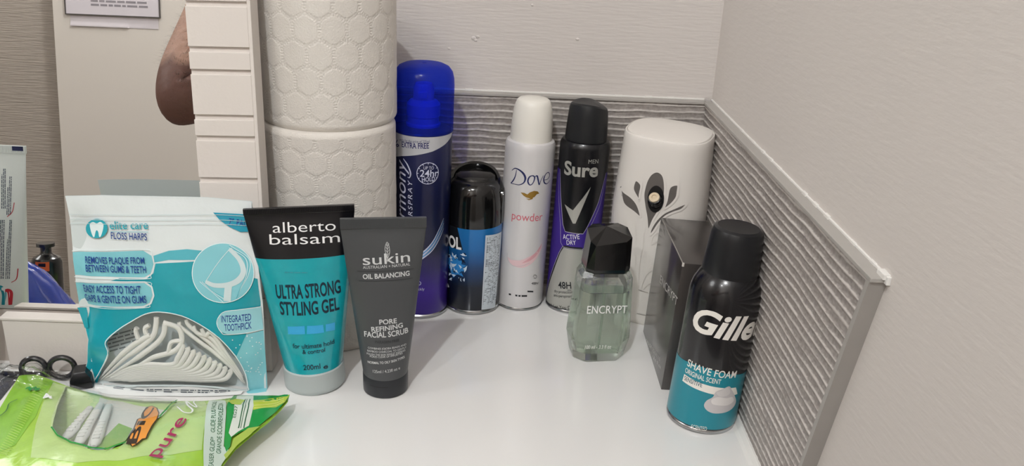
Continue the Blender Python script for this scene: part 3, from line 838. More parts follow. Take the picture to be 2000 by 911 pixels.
GLASS = tint_glass('clear_glass', (.975, .985, .975), 1.45, .15, (.93, .95, .93))
LIQ = tint_glass('green_liquid', (.90, .955, .90), 1.36 / 1.45, .2, (.90, .95, .90))
AIRG = tint_glass('air_gap', (1, 1, 1), 1 / 1.45, .4, (1, 1, 1))


def oct_ring(w_, d_, c_, z, sk=0.0):
    return [(-w_ + c_ + sk, -d_, z), (w_ - c_ + sk, -d_, z), (w_ + sk, -d_ + c_, z), (w_ + sk, d_ - c_, z), (w_ - c_ + sk, d_, z), (-w_ + c_ + sk, d_, z), (-w_ + sk, d_ - c_, z), (-w_ + sk, -d_ + c_, z)]


b = MB()
b.loft([oct_ring(20.5, 15.5, 8, 0), oct_ring(22, 17, 8.5, 1.2), oct_ring(25.6, 19.5, 10, 19), oct_ring(25.2, 19.0, 9.5, 30), oct_ring(21.8, 16.2, 6.5, 76), oct_ring(19.5, 14.2, 6, 81), oct_ring(15, 12, 6, 82)], GLASS)
recalc(b.build('glass_body', t, smooth=False))
b = MB()
b.loft([oct_ring(18, 12.5, 5, 7), oct_ring(21.0, 15.2, 6, 16), oct_ring(20.8, 15, 6, 29), oct_ring(18.6, 13.0, 4.8, 63)], LIQ)
recalc(b.build('liquid', t, smooth=False))['label'] = 'pale green liquid inside the bottle'
b = MB(); b.loft([oct_ring(18.4, 12.8, 4.8, 63.6), oct_ring(18.0, 12.4, 4.6, 70), oct_ring(14, 10, 5, 76)], AIRG); recalc(b.build('air_space', t, smooth=False))
b = MB(); b.tube([(0, 0, 9), (.6, 0, 40), (0, 0, 78)], 1.1, mat('clear_dip_tube', '#cfd8cf', .2, trans=.7)); b.build('dip_tube', t)
b = MB()      # black cap cut into slanting facets
lowr = oct_ring(18.2, 13.6, 5.5, 80.5); mid = oct_ring(18.8, 14.0, 5.5, 84)
topr = [(-13.5, -12.6, 105), (12, -12.2, 108.5), (18.2, -7, 110.5), (18, 8, 114), (10.5, 12.6, 116), (-11, 12.8, 115), (-16.6, 8, 113), (-17.2, -8, 107.5)]
b.loft([lowr, mid, topr], mat('gloss_black_facets', '#0b0b0c', .18, coat=.4), True, False)
b.add(topr + [(-2, 2, 117.2)], [(i, (i + 1) % 8, 8) for i in range(8)], MATS['gloss_black_facets'])
recalc(b.build('faceted_cap', t, smooth=False))['label'] = 'black faceted cap'
S = Surf(lambda u, v: (u, -float(np.interp(v, (0, 1.2, 19, 30, 76, 81), (15.5, 17, 19.5, 19, 16.2, 14.2))), v), t, (0, 45))
b = MB(); WG = mat('white_glass_print', '#f4f4f2', .4)
S.text(b, 'ENCRYPT', (1146, 613), (1224, 612), 15, WG, off=.25)
b.build('name_lettering', t)['label'] = 'white printed name on the glass'; b = MB()
S.text(b, '100 ml - 3.3 fl oz', (1142, 682), (1193, 681), 7, WG, off=.25)
b.build('small_print', t)['label'] = 'small white print on the glass'

# ------------------------------------------------------------------ upside-down squeeze tubes


def tube_body(zc, r0, zt, wt, ex=0.9):
    """Section of a squeezed tube: half width and half depth at height z."""
    def dims(z):
        k = max(0.0, min(1.0, (z - zc) / (zt - zc)))
        return r0 + (wt - r0) * k ** ex, max(1.1, r0 * (1 - k ** 1.25) ** .85)
    return dims


def tube_thing(t, dims, zc, zt, wt, mats, splits, crimp, seg=64):
    b = MB()

    def ring(z):
        a, d = dims(z); return [(a * math.sin(2 * math.pi * i / seg), -d * math.cos(2 * math.pi * i / seg), z) for i in range(seg)]
    zs = [zc + (zt - zc) * i / 40 for i in range(41)]
    for (z0, z1, m) in splits:
        L = [z0] + [z for z in zs if z0 < z < z1] + [z1]; b.loft([ring(z) for z in L], m, z0 == zc, z1 == zt)
    fn = lambda u, v: (u, -dims(v)[1] * math.sqrt(max(0.0, 1 - (min(abs(u), dims(v)[0] * .985) / dims(v)[0]) ** 2)), v)
    c = MB(); c.box((-wt, -1.5, zt - .5), (wt, 1.5, zt + crimp), mats, .35)
    i = -wt + 1
    while i < wt - 1:
        c.box((i, -1.8, zt + .3), (i + .55, 1.8, zt + crimp - .4), mats); i += 1.25
    return b, fn, c


t = thing('hair_gel_tube', 'turquoise hair gel tube with a black top, standing on its clear cap', 'tube', (-140.2, 607, 0), yaw=7, lean=-2.4)
GELK = mat('gel_black_print', '#0d0d12', .3, coat=.3)
GELT = mat('turquoise_gel', '#17a3ae', .22, coat=.5, noise_amt=.18, noise_scale=90, sss=.25)
gd = tube_body(17, 22.6, 143.5, 40.3, .95)
b, fn, c = tube_thing(t, gd, 17, 143.5, 40.3, GELK, [(17, 109.5, GELT), (109.5, 143.5, GELK)], 4.5)
S = Surf(fn, t, (0, 80))
S.text(b, 'alberto', (533, 455), (656, 450), 20, INKW, bold=-.004); S.text(b, 'balsam', (527, 478), (664, 473), 20, INKW, bold=-.004)
GI = mat('gel_dark_ink', '#0d2a38', .4)
S.text(b, 'ULTRA STRONG', (540, 582), (666, 571), 25, GI, bold=.025); S.text(b, 'STYLING GEL', (548, 614), (663, 604), 24, GI, bold=.025)
GB = mat('gel_sky_blue_blocks', '#3aa4d8', .35)
for q in ([(562, 638), (595, 637), (596, 653), (563, 653)], [(600, 637), (631, 635), (633, 650), (599, 653)], [(636, 634), (654, 630), (654, 645), (636, 648)]): S.shape(b, S.pts(q), GB)
S.text(b, 'for ultimate hold', (572, 680), (653, 671), 8.5, GI, bold=.012); S.text(b, '& control', (591, 692), (635, 687), 8, GI, bold=.012)
S.text(b, '200ml', (593, 723), (626, 720), 9.5, GI, bold=.012); S.text(b, 'e', (631, 721), (640, 720), 9, GI, bold=.02)
S.scribble(b, (556, 530), (640, 529), (556, 534), 1, mat('gel_pale_teal_ink', '#2f8f9a', .4), rs, .6)
b.build('tube_body', t)
c.build('crimped_end', t, smooth=False)
FROST = mat('frosted_clear_cap', '#d3dcdb', .35, trans=.35, sss=.0, ior=1.3)
b = MB(); b.lathe([(22.6, 0), (23.6, 1.2), (23.9, 4), (23.6, 17.5), (22.4, 18.6), (10, 18.8)], FROST); b.build('clear_cap', t)['label'] = 'frosted clear cap'

t = thing('facial_scrub_tube', 'dark grey facial scrub tube standing on its black cap', 'tube', (-83.2, 600.5, 0), yaw=9)
SUK = mat('charcoal_tube', '#444648', .42, coat=.1); PALE = mat('pale_grey_ink', '#c9cbcb', .45)
sd = tube_body(16, 17.3, 136.5, 31.5, .95)
b, fn, c = tube_thing(t, sd, 16, 136.5, 31.5, SUK, [(16, 136.5, SUK)], 7.5)
S = Surf(fn, t, (0, 80))
S.text(b, 'sukin', (709, 518), (801, 511), 20, PALE, bold=.004)
leaf = smooth_path([(757, 506), (753, 494), (752, 484), (756, 473), (760, 482), (761, 494), (757, 506)], 4)
S.line(b, [S.at(*p) for p in leaf], .35, PALE); S.line(b, S.pts([(757, 512), (756, 476)]), .35, PALE)
for k in range(4): S.line(b, S.pts([(756.5, 500 - k * 6), (753.5, 495 - k * 6)]), .25, PALE); S.line(b, S.pts([(756.5, 500 - k * 6), (760, 494 - k * 6)]), .25, PALE)
S.text(b, 'AUSTRALIAN + NATURAL', (709, 525.5), (801, 518.5), 5.5, PALE)
S.line(b, S.pts([(698, 530), (808, 525)]), .3, mat('dark_rule', '#26282b', .5)); S.line(b, S.pts([(701, 549), (806, 543)]), .3, MATS['dark_rule'])
S.text(b, 'OIL BALANCING', (709, 545), (800, 538), 9, PALE, bold=.022)
S.text(b, 'PORE', (741, 634), (775, 631), 9, PALE, bold=.02); S.text(b, 'REFINING', (726, 648), (787, 639), 9, PALE, bold=.02); S.text(b, 'FACIAL SCRUB', (712, 657), (797, 649), 10, PALE, bold=.02)
S.text(b, 'PARABEN FREE', (733, 671), (780, 667), 5, mat('mid_grey_ink', '#2f3134', .5), bold=.01)
for i_, (tx_, xa, xb) in enumerate((('COMBINES JOJOBA BEADS AND', 719, 793), ('BAMBOO CHARCOAL TO GENTLY', 718, 793), ('POLISH THE SKIN WHILST KEEPING', 717, 791), ('PORES CLEAR OF IMPURITIES', 723, 786))):
    S.text(b, tx_, (xa, 681 + i_ * 5.6), (xb, 674 + i_ * 5.8), 3.6, PALE)
S.text(b, 'NORMAL TO OILY SKIN TYPES', (719, 709), (790, 699), 4.5, PALE, bold=.015)
S.text(b, '125ml / 4.23fl oz e', (729, 728), (781, 721), 5.5, PALE)
b.build('tube_body', t)
c.build('crimped_end', t, smooth=False)
b = MB(); b.lathe([(16.6, 0), (17.5, 1), (17.7, 4), (17.7, 15.2), (17.2, 16.2), (16, 16.6), (8, 16.8)], mat('charcoal_cap', '#26282c', .32))
S = Surf(cyl_surf([(17.7, 0), (17.7, 30)]), t, (0, 8))
S.line(b, S.pts([(722, 752), (738, 757), (758, 757)]), .45, mat('cap_seam', '#101113', .5))
b.build('flip_cap', t)['label'] = 'black flip cap'

# ------------------------------------------------------------------ pouch of floss picks
t = thing('floss_pouch', 'white and teal stand-up pouch of dental floss picks with a clear window', 'pouch', (-243, 592, 0))


def pouch_bulge(u, v):
    return 13.0 * max(0.0, 1 - (u / 66.0) ** 2) ** .75 * float(np.interp(v, (0, 6, 30, 70, 120, 150, 162), (.75, .95, 1.0, .8, .38, .05, 0)))


def pouch_fn(u, v):
    wr = 1.1 * noise.noise(Vector((u * .022 + 3, v * .03, 1.3))) + .45 * noise.noise(Vector((u * .07 + v * .05, v * .06 - u * .02, 7)))
    edge = 1.5 * math.sin(v * .11 + 1) * math.exp(-((abs(u) - 64) / 9) ** 2)
    return (u, v * .10 - pouch_bulge(u, v) + wr * max(0, min(1, (v + 4) / 25)) + edge, v if v > .3 else .3 + (v - .3) * .02)


S = Surf(pouch_fn, t, (0, 70)); S.vs = 2.5; S.inc = .02
FW_ = mat('pouch_white_film', '#dfe6e7', .22, coat=.5, bump=.0006, bump_scale=60); F1 = mat('pouch_light_teal', '#7fc5cf', .22, coat=.5, bump=.0006, bump_scale=60)
F2 = mat('pouch_teal', '#1d9cab', .22, coat=.5, bump=.0006, bump_scale=60); F3 = mat('pouch_mid_teal', '#55b4c3', .22, coat=.5); FN = mat('pouch_navy_ink', '#1b3f8a', .35); FT = mat('pouch_teal_ink', '#2ea2b2', .35)
FL = mat('pouch_white_keyline', '#e4f1f2', .3)
outline = [(127, 383), (131, 400), (136, 425), (141, 470), (142, 495), (146, 530), (149, 558), (156, 611), (166, 640), (172, 664), (170, 707), (162, 735), (160, 751), (168, 767), (188, 775), (250, 778), (330, 781), (440, 779), (505, 778), (520, 772), (519, 730), (518, 688), (516, 640), (513, 591), (507, 540), (501, 490), (496, 440), (491, 395), (405, 386), (300, 384), (200, 382)]
window = [(184, 749), (191, 737), (198, 725), (213, 691), (208, 671), (215, 659), (235, 642), (254, 630), (285, 613), (314, 609), (355, 616), (391, 633), (428, 659), (461, 696), (478, 727), (483, 753), (481, 761), (430, 756), (367, 752), (270, 752), (189, 752)]
ol, wl = S.pts(outline), [S.at(*p) for p in smooth_path(window, 4, True)]
b = MB()
S.shape(b, ol, FW_, holes=[wl], off=0, step=2.5, vstep=2.5)
K = dict(step=4, vstep=4)
S.shape(b, S.pts([(142, 493), (280, 490), (296, 500), (300, 517), (294, 535), (282, 542), (147, 537)]), F1, off=.15, **K)
S.shape(b, S.pts([(148, 552), (282, 553), (295, 562), (298, 577), (292, 592), (280, 598), (155, 595)]), F1, off=.15, **K)
S.shape(b, S.pts([(300, 500), (330, 490), (365, 487), (410, 491), (398, 508), (330, 508), (302, 513)]), F3, off=.15, **K)
S.shape(b, S.pts([(156, 603), (200, 600), (280, 602), (296, 594), (302, 578), (298, 560), (284, 550), (216, 549), (234, 544), (286, 545), (300, 534), (304, 515), (380, 511), (400, 508), (440, 523), (503, 545), (510, 598), (470, 604), (440, 608), (428, 618), (424, 632), (432, 648), (446, 653), (482, 652), (462, 696),
                  (428, 659), (391, 633), (355, 616), (314, 609), (285, 613), (254, 630), (215, 659), (208, 671), (213, 691), (198, 725), (184, 749), (190, 767), (176, 770), (162, 755), (161, 748), (164, 735), (171, 707), (173, 664), (167, 640)]), F2, off=.15, **K)
S.shape(b, S.pts([(515, 645), (482, 653), (462, 696), (478, 727), (483, 753), (481, 767), (500, 777), (519, 771), (518, 688)]), F1, off=.15, **K)
for i in range(46):
    x, y = rnd.uniform(448, 514), rnd.uniform(655, 735)
    if (x - 445) * 1.0 > (y - 655) * .45: S.shape(b, ellipse(S.at(x, y), .45, .45, 10), FL, off=.3, step=None)
S.shape(b, S.pts([(417, 415), (492, 419), (495, 452), (470, 453), (448, 443), (430, 430)]), mat('pouch_corner_blue', '#2a98b4', .25, coat=.4), off=.15, **K)
S.text(b, '75 PACK', (447, 439), (493, 443), 13, FN, bold=.012)
# pick illustration in a round badge
S.shape(b, [S.at(436 + 60 * math.cos(q), 533 + 58 * math.sin(q)) for q in (2 * math.pi * i / 40 for i in range(40))], mat('pouch_badge_aqua', '#86cad5', .25, coat=.4), off=.3, **K)
S.line(b, [S.at(436 + 60 * math.cos(q), 533 + 58 * math.sin(q)) for q in (2 * math.pi * i / 60 for i in range(61))], .55, FL, off=.38)
PKL = mat('pouch_pick_drawing', '#cfdfe2', .35)
for k, (cc, wd) in enumerate(((FL, .35), (F3, .35), (FL, .35), (F3, .4))):
    S.line(b, smooth_path(S.pts([(400 - 9 + 2 * k, 550), (420 - k, 565 + 10 - 2 * k), (438, 592 - k * 4)])), wd, cc, off=.4)
    S.line(b, smooth_path(S.pts([(448, 478 + k * 3), (474 + 12 - k * 3, 505), (486 - 2 * k, 535 + k), (470, 565 - k), (462, 583)])), wd, cc, off=.4)
S.line(b, smooth_path(S.pts([(449, 486), (468, 507), (476, 530), (466, 547), (446, 556), (420, 557), (402, 550)])), [3.0, 3.2, 4.0, 4.4, 4.0, 3.4, 2.6], PKL, off=.45)
S.line(b, S.pts([(447, 553), (444, 588)]), 5.2, PKL, off=.45)
S.line(b, smooth_path(S.pts([(449, 486), (426, 514), (402, 550)])), .4, FL, off=.45)
# badges and wording
for P in ([(142, 490), (280, 487), (297, 498), (302, 517), (296, 537), (282, 545), (147, 540)], [(148, 549), (282, 550), (297, 560), (301, 577), (294, 594), (280, 601), (155, 598)]):
    S.line(b, smooth_path(S.pts(P), 4), .4, FL, off=.3)
S.shape(b, S.pts([(152, 600), (170, 600), (176, 640), (167, 640), (157, 612)]), F2, off=.2)
P = [(511, 598), (470, 604), (440, 608), (428, 618), (424, 632), (432, 648), (446, 653), (515, 643)]
S.shape(b, S.pts(P), mat('pouch_badge_pale', '#9bd2da', .25, coat=.4), off=.26, **K); S.line(b, smooth_path(S.pts(P), 4), .5, FL, off=.34)
S.text(b, 'INTEGRATED', (433, 629), (490, 625), 13, FN, bold=.012, off=.36); S.text(b, 'TOOTHPICK', (439, 646), (491, 641), 13, FN, bold=.012, off=.36)
S.text(b, 'REMOVES PLAQUE FROM', (169, 514), (284, 515), 13, FN, bold=.012, off=.3); S.text(b, 'BETWEEN GUMS & TEETH', (170, 530), (287, 533), 13, FN, bold=.012, off=.3)
S.text(b, 'EASY ACCESS TO TIGHT', (168, 568), (277, 573), 13, FN, bold=.012, off=.3); S.text(b, 'GAPS & GENTLE ON GUMS', (171, 585), (288, 591), 13, FN, bold=.012, off=.3)
S.shape(b, [S.at(191 + 21 * math.cos(q), 446 + 19 * math.sin(q)) for q in (2 * math.pi * i / 36 for i in range(36))], FT, off=.2)
S.shape(b, [S.at(*p) for p in smooth_path([(178, 437), (184, 433), (191, 436), (198, 433), (204, 438), (203, 449), (199, 461), (196, 462), (194, 452), (190, 450), (187, 462), (184, 461), (180, 450)], 4, True)], FL, off=.3)
S.text(b, 'elite care', (217, 447), (291, 447), 15, FT, bold=.01); S.line(b, S.pts([(218, 452), (291, 453)]), .3, FT); S.text(b, 'FLOSS HARPS', (219, 466), (289, 469), 13, FN, bold=.008)
for y_ in (418, 428, 436): S.line(b, smooth_path(S.pts([(137, y_), (250, y_ + 2), (410, y_ + 1), (492, y_ + 4)])), .35, mat('pouch_zip_line', '#c4d2d4', .3), off=.25)
S.line(b, wl + [wl[0]], .7, FL, off=.3)
S.shape(b, S.pts([(186, 754), (270, 754), (367, 754), (430, 758), (478, 764), (470, 774), (330, 777), (210, 774), (194, 768)]), mat('pouch_base_white', '#e2e4e3', .3, coat=.3), off=.2, **K)
for i in range(7): S.scribble(b, (222 + i * 33, 755 + i * .6), (252 + i * 33, 755.6 + i * .6), (222 + i * 33, 762.5 + i * .6), 2, mat('pouch_small_print', '#4c5560', .5), rnd, .5, off=.3)
b.build('pouch_front', t, angle=60)
bb = MB(); SB = Surf(lambda u, v: (u, v * .10 + 7.0 * max(0.0, 1 - (u / 66.0) ** 2) * float(np.interp(v, (0, 30, 150), (1, .9, 0))) + .6, v if v > .3 else .3 + (v - .3) * .02), t, (0, 70))
SB.shape(bb, ol, mat('pouch_back_film', '#d3dcdd', .3, coat=.3), off=0, step=6, vstep=6)
SB.scribble(bb, (208, 655), (262, 640), (215, 690), 5, mat('pouch_back_print', '#7d8588', .5), rnd, .4, off=.3)
bb.build('pouch_back', t, angle=60)
b = MB(); S.shape(b, wl, clear_film('clear_window_film', gloss=.06, bump=.0008), off=.05, step=4, vstep=4); b.build('pouch_window', t, angle=60)['label'] = 'clear window film'

PICK = mat('white_floss_pick', '#e9e8e2', .38)


def floss_pick(path, depth, wd, label, head=None):
    """A pick lying behind the window: path runs from its pointed tip to the end of its curved head, in photo pixels on the pouch."""
    P = [S.at(*p) for p in path]; Q = smooth_path(P, 7); n = len(Q); b = MB()
    pts3, rad = [], []
    for i, q in enumerate(Q):
        k = i / (n - 1); pts3.append(S.S(q[0], q[1], -depth)); rad.append(wd * (.25 + .75 * min(1, k / .35)) * (1 if k > .3 else 1) * .5)
    base = np.array(pts3[n // 2])
    root = thing('floss_pick', label, 'floss pick', S.R @ base + S.t, 'floss picks inside the pouch')
    b.tube([p - base for p in pts3], rad, PICK, 10, .75); b.build('pick_handle', root)
    if head:
        H = [S.S(*S.at(*p), -depth) - base for p in head]
        b = MB(); b.tube(smooth_path(H, 5), wd * .42, PICK, 8); b.build('forked_head', root)


ordw = ['first', 'second', 'third', 'fourth', 'fifth', 'sixth', 'seventh', 'eighth', 'ninth', 'tenth']
E0, E1 = np.array((352, 676.)), np.array((447, 727.))
for i in range(10):
    k = i / 9; e = E0 + (E1 - E0) * k; bl = e + np.array((-10 - 3 * k, 24 - 8 * k)); lo_ = np.array((334 + 62 * k, 716 + 32 * k)); m_ = np.array((282 + 50 * k, 716 + 30 * k)); tip = np.array((188 + 14 * k, 744 + 5 * k))
    floss_pick([tip, tip * .5 + m_ * .5 + (0, -3 + 4 * k), m_, lo_, bl + (2, 3), e + (2, 6), e], 3.2 + .12 * i, 4.0, f'white floss pick in the pouch window, {ordw[i]} curved rib counted from the upper left')
for i, (pa_, hd, lb) in enumerate((
        ([(190, 742), (225, 705), (255, 678), (278, 664), (292, 657)], [(268, 664), (263, 648), (266, 642)], 'topmost white floss pick at the left of the window'),
        ([(192, 745), (240, 704), (268, 684), (296, 660), (302, 640), (303, 622)], [(283, 655), (281, 643), (290, 637)], 'white floss pick whose hooked head stands highest in the window'),
        ([(200, 742), (250, 712), (275, 695), (305, 672), (317, 655), (320, 636)], None, 'white floss pick curving up below the highest hooked head'),
        ([(212, 742), (262, 720), (300, 700), (335, 690), (352, 672), (346, 645), (316, 633)], [(352, 668), (332, 672), (326, 690)], 'white floss pick bent over at the middle of the window'))):
    floss_pick(pa_, 1.6 + .5 * i, 4.2, lb, hd)
for i, (x_, y_) in enumerate(((345, 634), (360, 628), (375, 640), (392, 645))):
    floss_pick([(479 - i * 1.5, 756 - i * 6), (448 - i, 722 - i * 8), (412, 690 - i * 12), (x_ + 8, y_ + 14), (x_, y_)], 5.0 - .8 * i, 3.2, f'long white floss pick slanting to the lower right window corner, {ordw[i]} from below')

# ------------------------------------------------------------------ razor bag lying on the worktop
bag_px = [(45, 722), (88, 738), (130, 754), (170, 766), (215, 776), (280, 783), (345, 784), (395, 784), (430, 781), (456, 777), (500, 777), (545, 777), (566, 771), (562, 786), (548, 803), (525, 826), (495, 850), (460, 880), (436, 911), (420, 960), (380, 1010), (200, 1030), (20, 1000), (-60, 930), (-40, 860), (0, 797), (25, 755)]
BS0 = Surf(lambda u, v: (u, v, float(np.interp(u, (-380, -300, -230, -160), (5, 9, 12, 15)))), None, (-240, 560), 1)
bag = [np.array(p) for p in BS0.pts(bag_px)]
BA = np.array(bag); BB = np.roll(BA, -1, 0)


def edge_dist(u, v):
    p = np.array((u, v)); d = BB - BA; k = np.clip(((p - BA) * d).sum(1) / (d * d).sum(1), 0, 1); return float(np.sqrt(((BA + d * k[:, None] - p) ** 2).sum(1).min()))


def bag_fn(u, v, top=1):
    d = edge_dist(u, v); seam = float(np.interp(u, (-380, -300, -230, -160), (5, 9, 12, 15)))
    k = 1 - (1 - min(1, d / 62.0)) ** 2
    big = float(np.interp(u, (-370, -330, -260, -190, -150), (3, 9, 15, 12, 5)))
    wr = noise.noise(Vector((u * .05, v * .035, 3))) * 1.6 + noise.noise(Vector((u * .12 + v * .06, v * .05, 9))) * .45
    return (u, v, seam + k * big + wr * min(1, d / 8.0) * .8) if top else (u, v, max(.4, seam - k * seam * 1.02))


t = thing('razor_bag', 'lime green plastic bag of disposable razors lying at the front left', 'bag', (0, 0, 0))


class BagSurf(Surf):
    def at(s, x, y):
        d = FW + RX * (x - 1000) / F - UP * (y - 455.5) / F
        k0 = (42.0 - CAM[2]) / d[2]; k1 = (0.0 - CAM[2]) / d[2]; prev = k0
        for i in range(1, 241):
            k = k0 + (k1 - k0) * i / 240; p = CAM + d * k
            if p[2] <= bag_fn(p[0], p[1])[2]: break
            prev = k
        for _ in range(12):
            m_ = (prev + k) / 2; p = CAM + d * m_
            if p[2] <= bag_fn(p[0], p[1])[2]: k = m_
            else: prev = m_
        p = CAM + d * k; return np.array((p[0], p[1]))


S = BagSurf(bag_fn, t, (-240, 560), 1); S.vs = 2.2; S.inc = .035
LIME = mat('lime_film', '#9bc63f', .2, coat=.6, bump=.0012, bump_scale=45); LIMEL = mat('pale_lime_film', '#b3cf83', .2, coat=.6, bump=.0012, bump_scale=45); LIMED = mat('fresh_green_film', '#86bd35', .2, coat=.6, bump=.0012, bump_scale=45)
GRN = mat('grass_green_print', '#1d8f38', .25, coat=.5); PALEB = mat('pale_band_print', '#c3d3c6', .25, coat=.4); GRNI = mat('dark_green_ink', '#1f5a33', .4)
win = [(129, 756), (116, 785), (105, 815), (102, 838), (115, 855), (140, 868), (180, 879), (210, 881), (246, 868), (262, 848), (282, 826), (312, 818), (326, 803), (336, 792), (346, 785.5), (280, 784.5), (215, 777.5), (170, 767.5)]
bwl = S.pts(win)
K = dict(step=4, vstep=4)
b = MB(); S.shape(b, bag, LIME, holes=[bwl], off=0, step=2.2, vstep=2.2)
S.shape(b, S.pts([(104, 748), (129, 756), (112, 795), (102, 838), (120, 858), (180, 881), (230, 878), (262, 850), (285, 828), (315, 820), (345, 787), (400, 786), (408, 800), (398, 840), (394, 880), (330, 890), (240, 900), (150, 905), (60, 895), (70, 830)]), LIMEL, off=.15, **K)
S.shape(b, S.pts([(47, 724), (85, 740), (104, 747), (70, 815), (30, 870), (-30, 900), (-45, 870), (0, 799), (26, 757)]), LIMED, off=.15, **K)
SEALK = mat('seal_ridge', '#a9d04f', .2, coat=.6)
for i in range(34):
    k = i / 33; c0 = np.array((92, 745)) * (1 - k) + np.array((10, 890)) * k; S.line(b, S.pts([c0 + (-12, -5), c0 + (5, 2)]), .5, SEALK, off=.4)
for pts_ in ([(52, 764), (58, 760), (62, 766), (68, 760), (72, 767), (76, 762)],): S.line(b, smooth_path(S.pts(pts_), 3), 2.0, GRN, off=.3)
S.line(b, smooth_path(S.pts([(0, 818), (14, 806), (20, 792), (36, 784)])), .8, GRNI, off=.3)
S.text(b, '4', (88, 786), (105, 782), 14, INKW, bold=.02, off=.3)
S.line(b, bwl[3:9] , 1.2, GRN, off=.3); S.line(b, S.pts([(312, 819), (326, 804), (336, 793), (346, 786)]), 1.5, GRN, off=.3)
# logo lozenge and words, reading up the bag
ORG = mat('orange_logo', '#e8952c', .3, coat=.4); BRN = mat('dark_brown_ink', '#33200f', .4); MAG = mat('magenta_ink', '#a01f52', .35)
lz = [(254, 869), (253, 860), (262, 843), (269, 824), (274, 822), (281, 822), (280, 812), (286, 801), (296, 798), (306, 802), (311, 812), (307, 824), (297, 838), (289, 853), (286, 861), (279, 862), (266, 873), (258, 877)]
S.shape(b, S.pts(lz), ORG, off=.3, **K); S.line(b, S.pts(lz + lz[:1]), .8, BRN, off=.36)
S.text(b, 'B', (266, 872), (279, 838), 19, BRN, bold=.02, off=.42); S.text(b, 'i', (281, 836), (285, 827), 15, BRN, bold=.03, off=.42); S.text(b, 'C', (287, 824), (302, 802), 16, BRN, bold=.02, off=.42)
S.text(b, 'pure', (307, 899), (366, 823), 25, MAG, bold=.008, off=.3)
S.line(b, smooth_path(S.pts([(346, 800), (358, 810), (372, 812), (376, 806), (366, 797), (364, 790), (374, 797), (384, 801), (378, 792), (380, 787)])), [.8, 1.2, 1.2, 1, .8], INKW, off=.3)
S.shape(b, S.pts([(409, 788), (440, 788), (442, 795), (438, 849), (436, 877), (449, 886), (432, 912), (420, 940), (398, 940), (396, 900), (396, 874), (399, 835)]), PALEB, off=.25, **K)
S.text(b, 'EASIER GLIDE* \u2022 GLIDE PLUS FACILE', (415, 918), (424, 790), 9, GRNI, bold=.01, off=.36); S.text(b, 'GRANDE SCORREVOLEZZA', (430, 892), (436, 793), 9, GRNI, bold=.01, off=.36)
S.shape(b, S.pts([(444, 794), (457, 778.5), (500, 778.5), (545, 778.5), (562, 776), (560, 786), (540, 808), (504, 838), (470, 848), (452, 859), (449, 877), (441, 888), (437, 874), (440, 830)]), GRN, off=.22, **K)
YG = mat('yellow_green_ribbon', '#b7c93e', .25, coat=.5)
S.shape(b, S.pts([(495, 788), (520, 786), (563, 779), (556, 791), (538, 801), (515, 802), (494, 806)]), YG, off=.32, **K)
for dy in (0, 6, 11): S.line(b, smooth_path(S.pts([(496, 791 + dy), (515, 790 + dy), (535, 788 + dy * .9), (554, 783 + dy * .6)])), .45, mat('pale_yellow_ink', '#dfe08a', .4), off=.4)
S.shape(b, S.pts([(463, 780), (495, 779.5), (495, 798), (485, 837), (465, 848), (451, 859), (446, 851), (454, 821)]), mat('white_info_card', '#d6dcd2', .4), off=.38, **K)
for x_ in (473, 477, 483): S.line(b, S.pts([(x_ + 6, 786), (x_ - 8, 842)]), .7 if x_ != 477 else .4, GRNI, off=.45)
S.text(b, 'EG27', (459, 822), (464, 799), 6, GRNI, off=.45)
S.shape(b, S.pts([(444, 790), (460, 786), (478, 788), (470, 797), (452, 796)]), YG, off=.46, **K)
S.shape(b, S.pts([(450, 880), (456, 862), (484, 842), (510, 838), (545, 806), (525, 826), (495, 850), (462, 876), (440, 903), (436, 895)]), mat('olive_lime_film', '#a6bf52', .25, coat=.5), off=.24, **K)
b.build('bag_front', t, angle=60)
b = MB(); S2 = Surf(lambda u, v: bag_fn(u, v, 0), t, (-240, 560), 1); S2.shape(b, bag, LIMEL, off=0, step=5, vstep=5); b.build('bag_back', t, angle=60)
b = MB(); S.shape(b, bwl, clear_film('clear_bag_film', gloss=.07, bump=.0014, haze=.10), off=.05, step=4, vstep=4); b.build('bag_window', t, angle=60)['label'] = 'clear window film of the bag'
SI = Surf(lambda u, v: (u, v, 9.0 + .5 * noise.noise(Vector((u * .05, v * .05, 4)))), t, (-240, 560), 1)
b = MB(); SI.shape(b, [SI.at(*p) for p in [(195, 776), (345, 786), (330, 806), (300, 822), (262, 845), (215, 880), (170, 874), (185, 820)]], mat('inner_card', '#d5d4cd', .6), off=0, step=6, vstep=6)
SI.shape(b, [SI.at(*p) for p in [(210, 850), (232, 828), (258, 838), (246, 862), (210, 880), (180, 876)]], mat('inner_card_green', '#7fae3a', .5), off=.3, **K)
b.build('inner_card', t, angle=60)
RAZ = mat('white_razor_plastic', '#dedfda', .3)
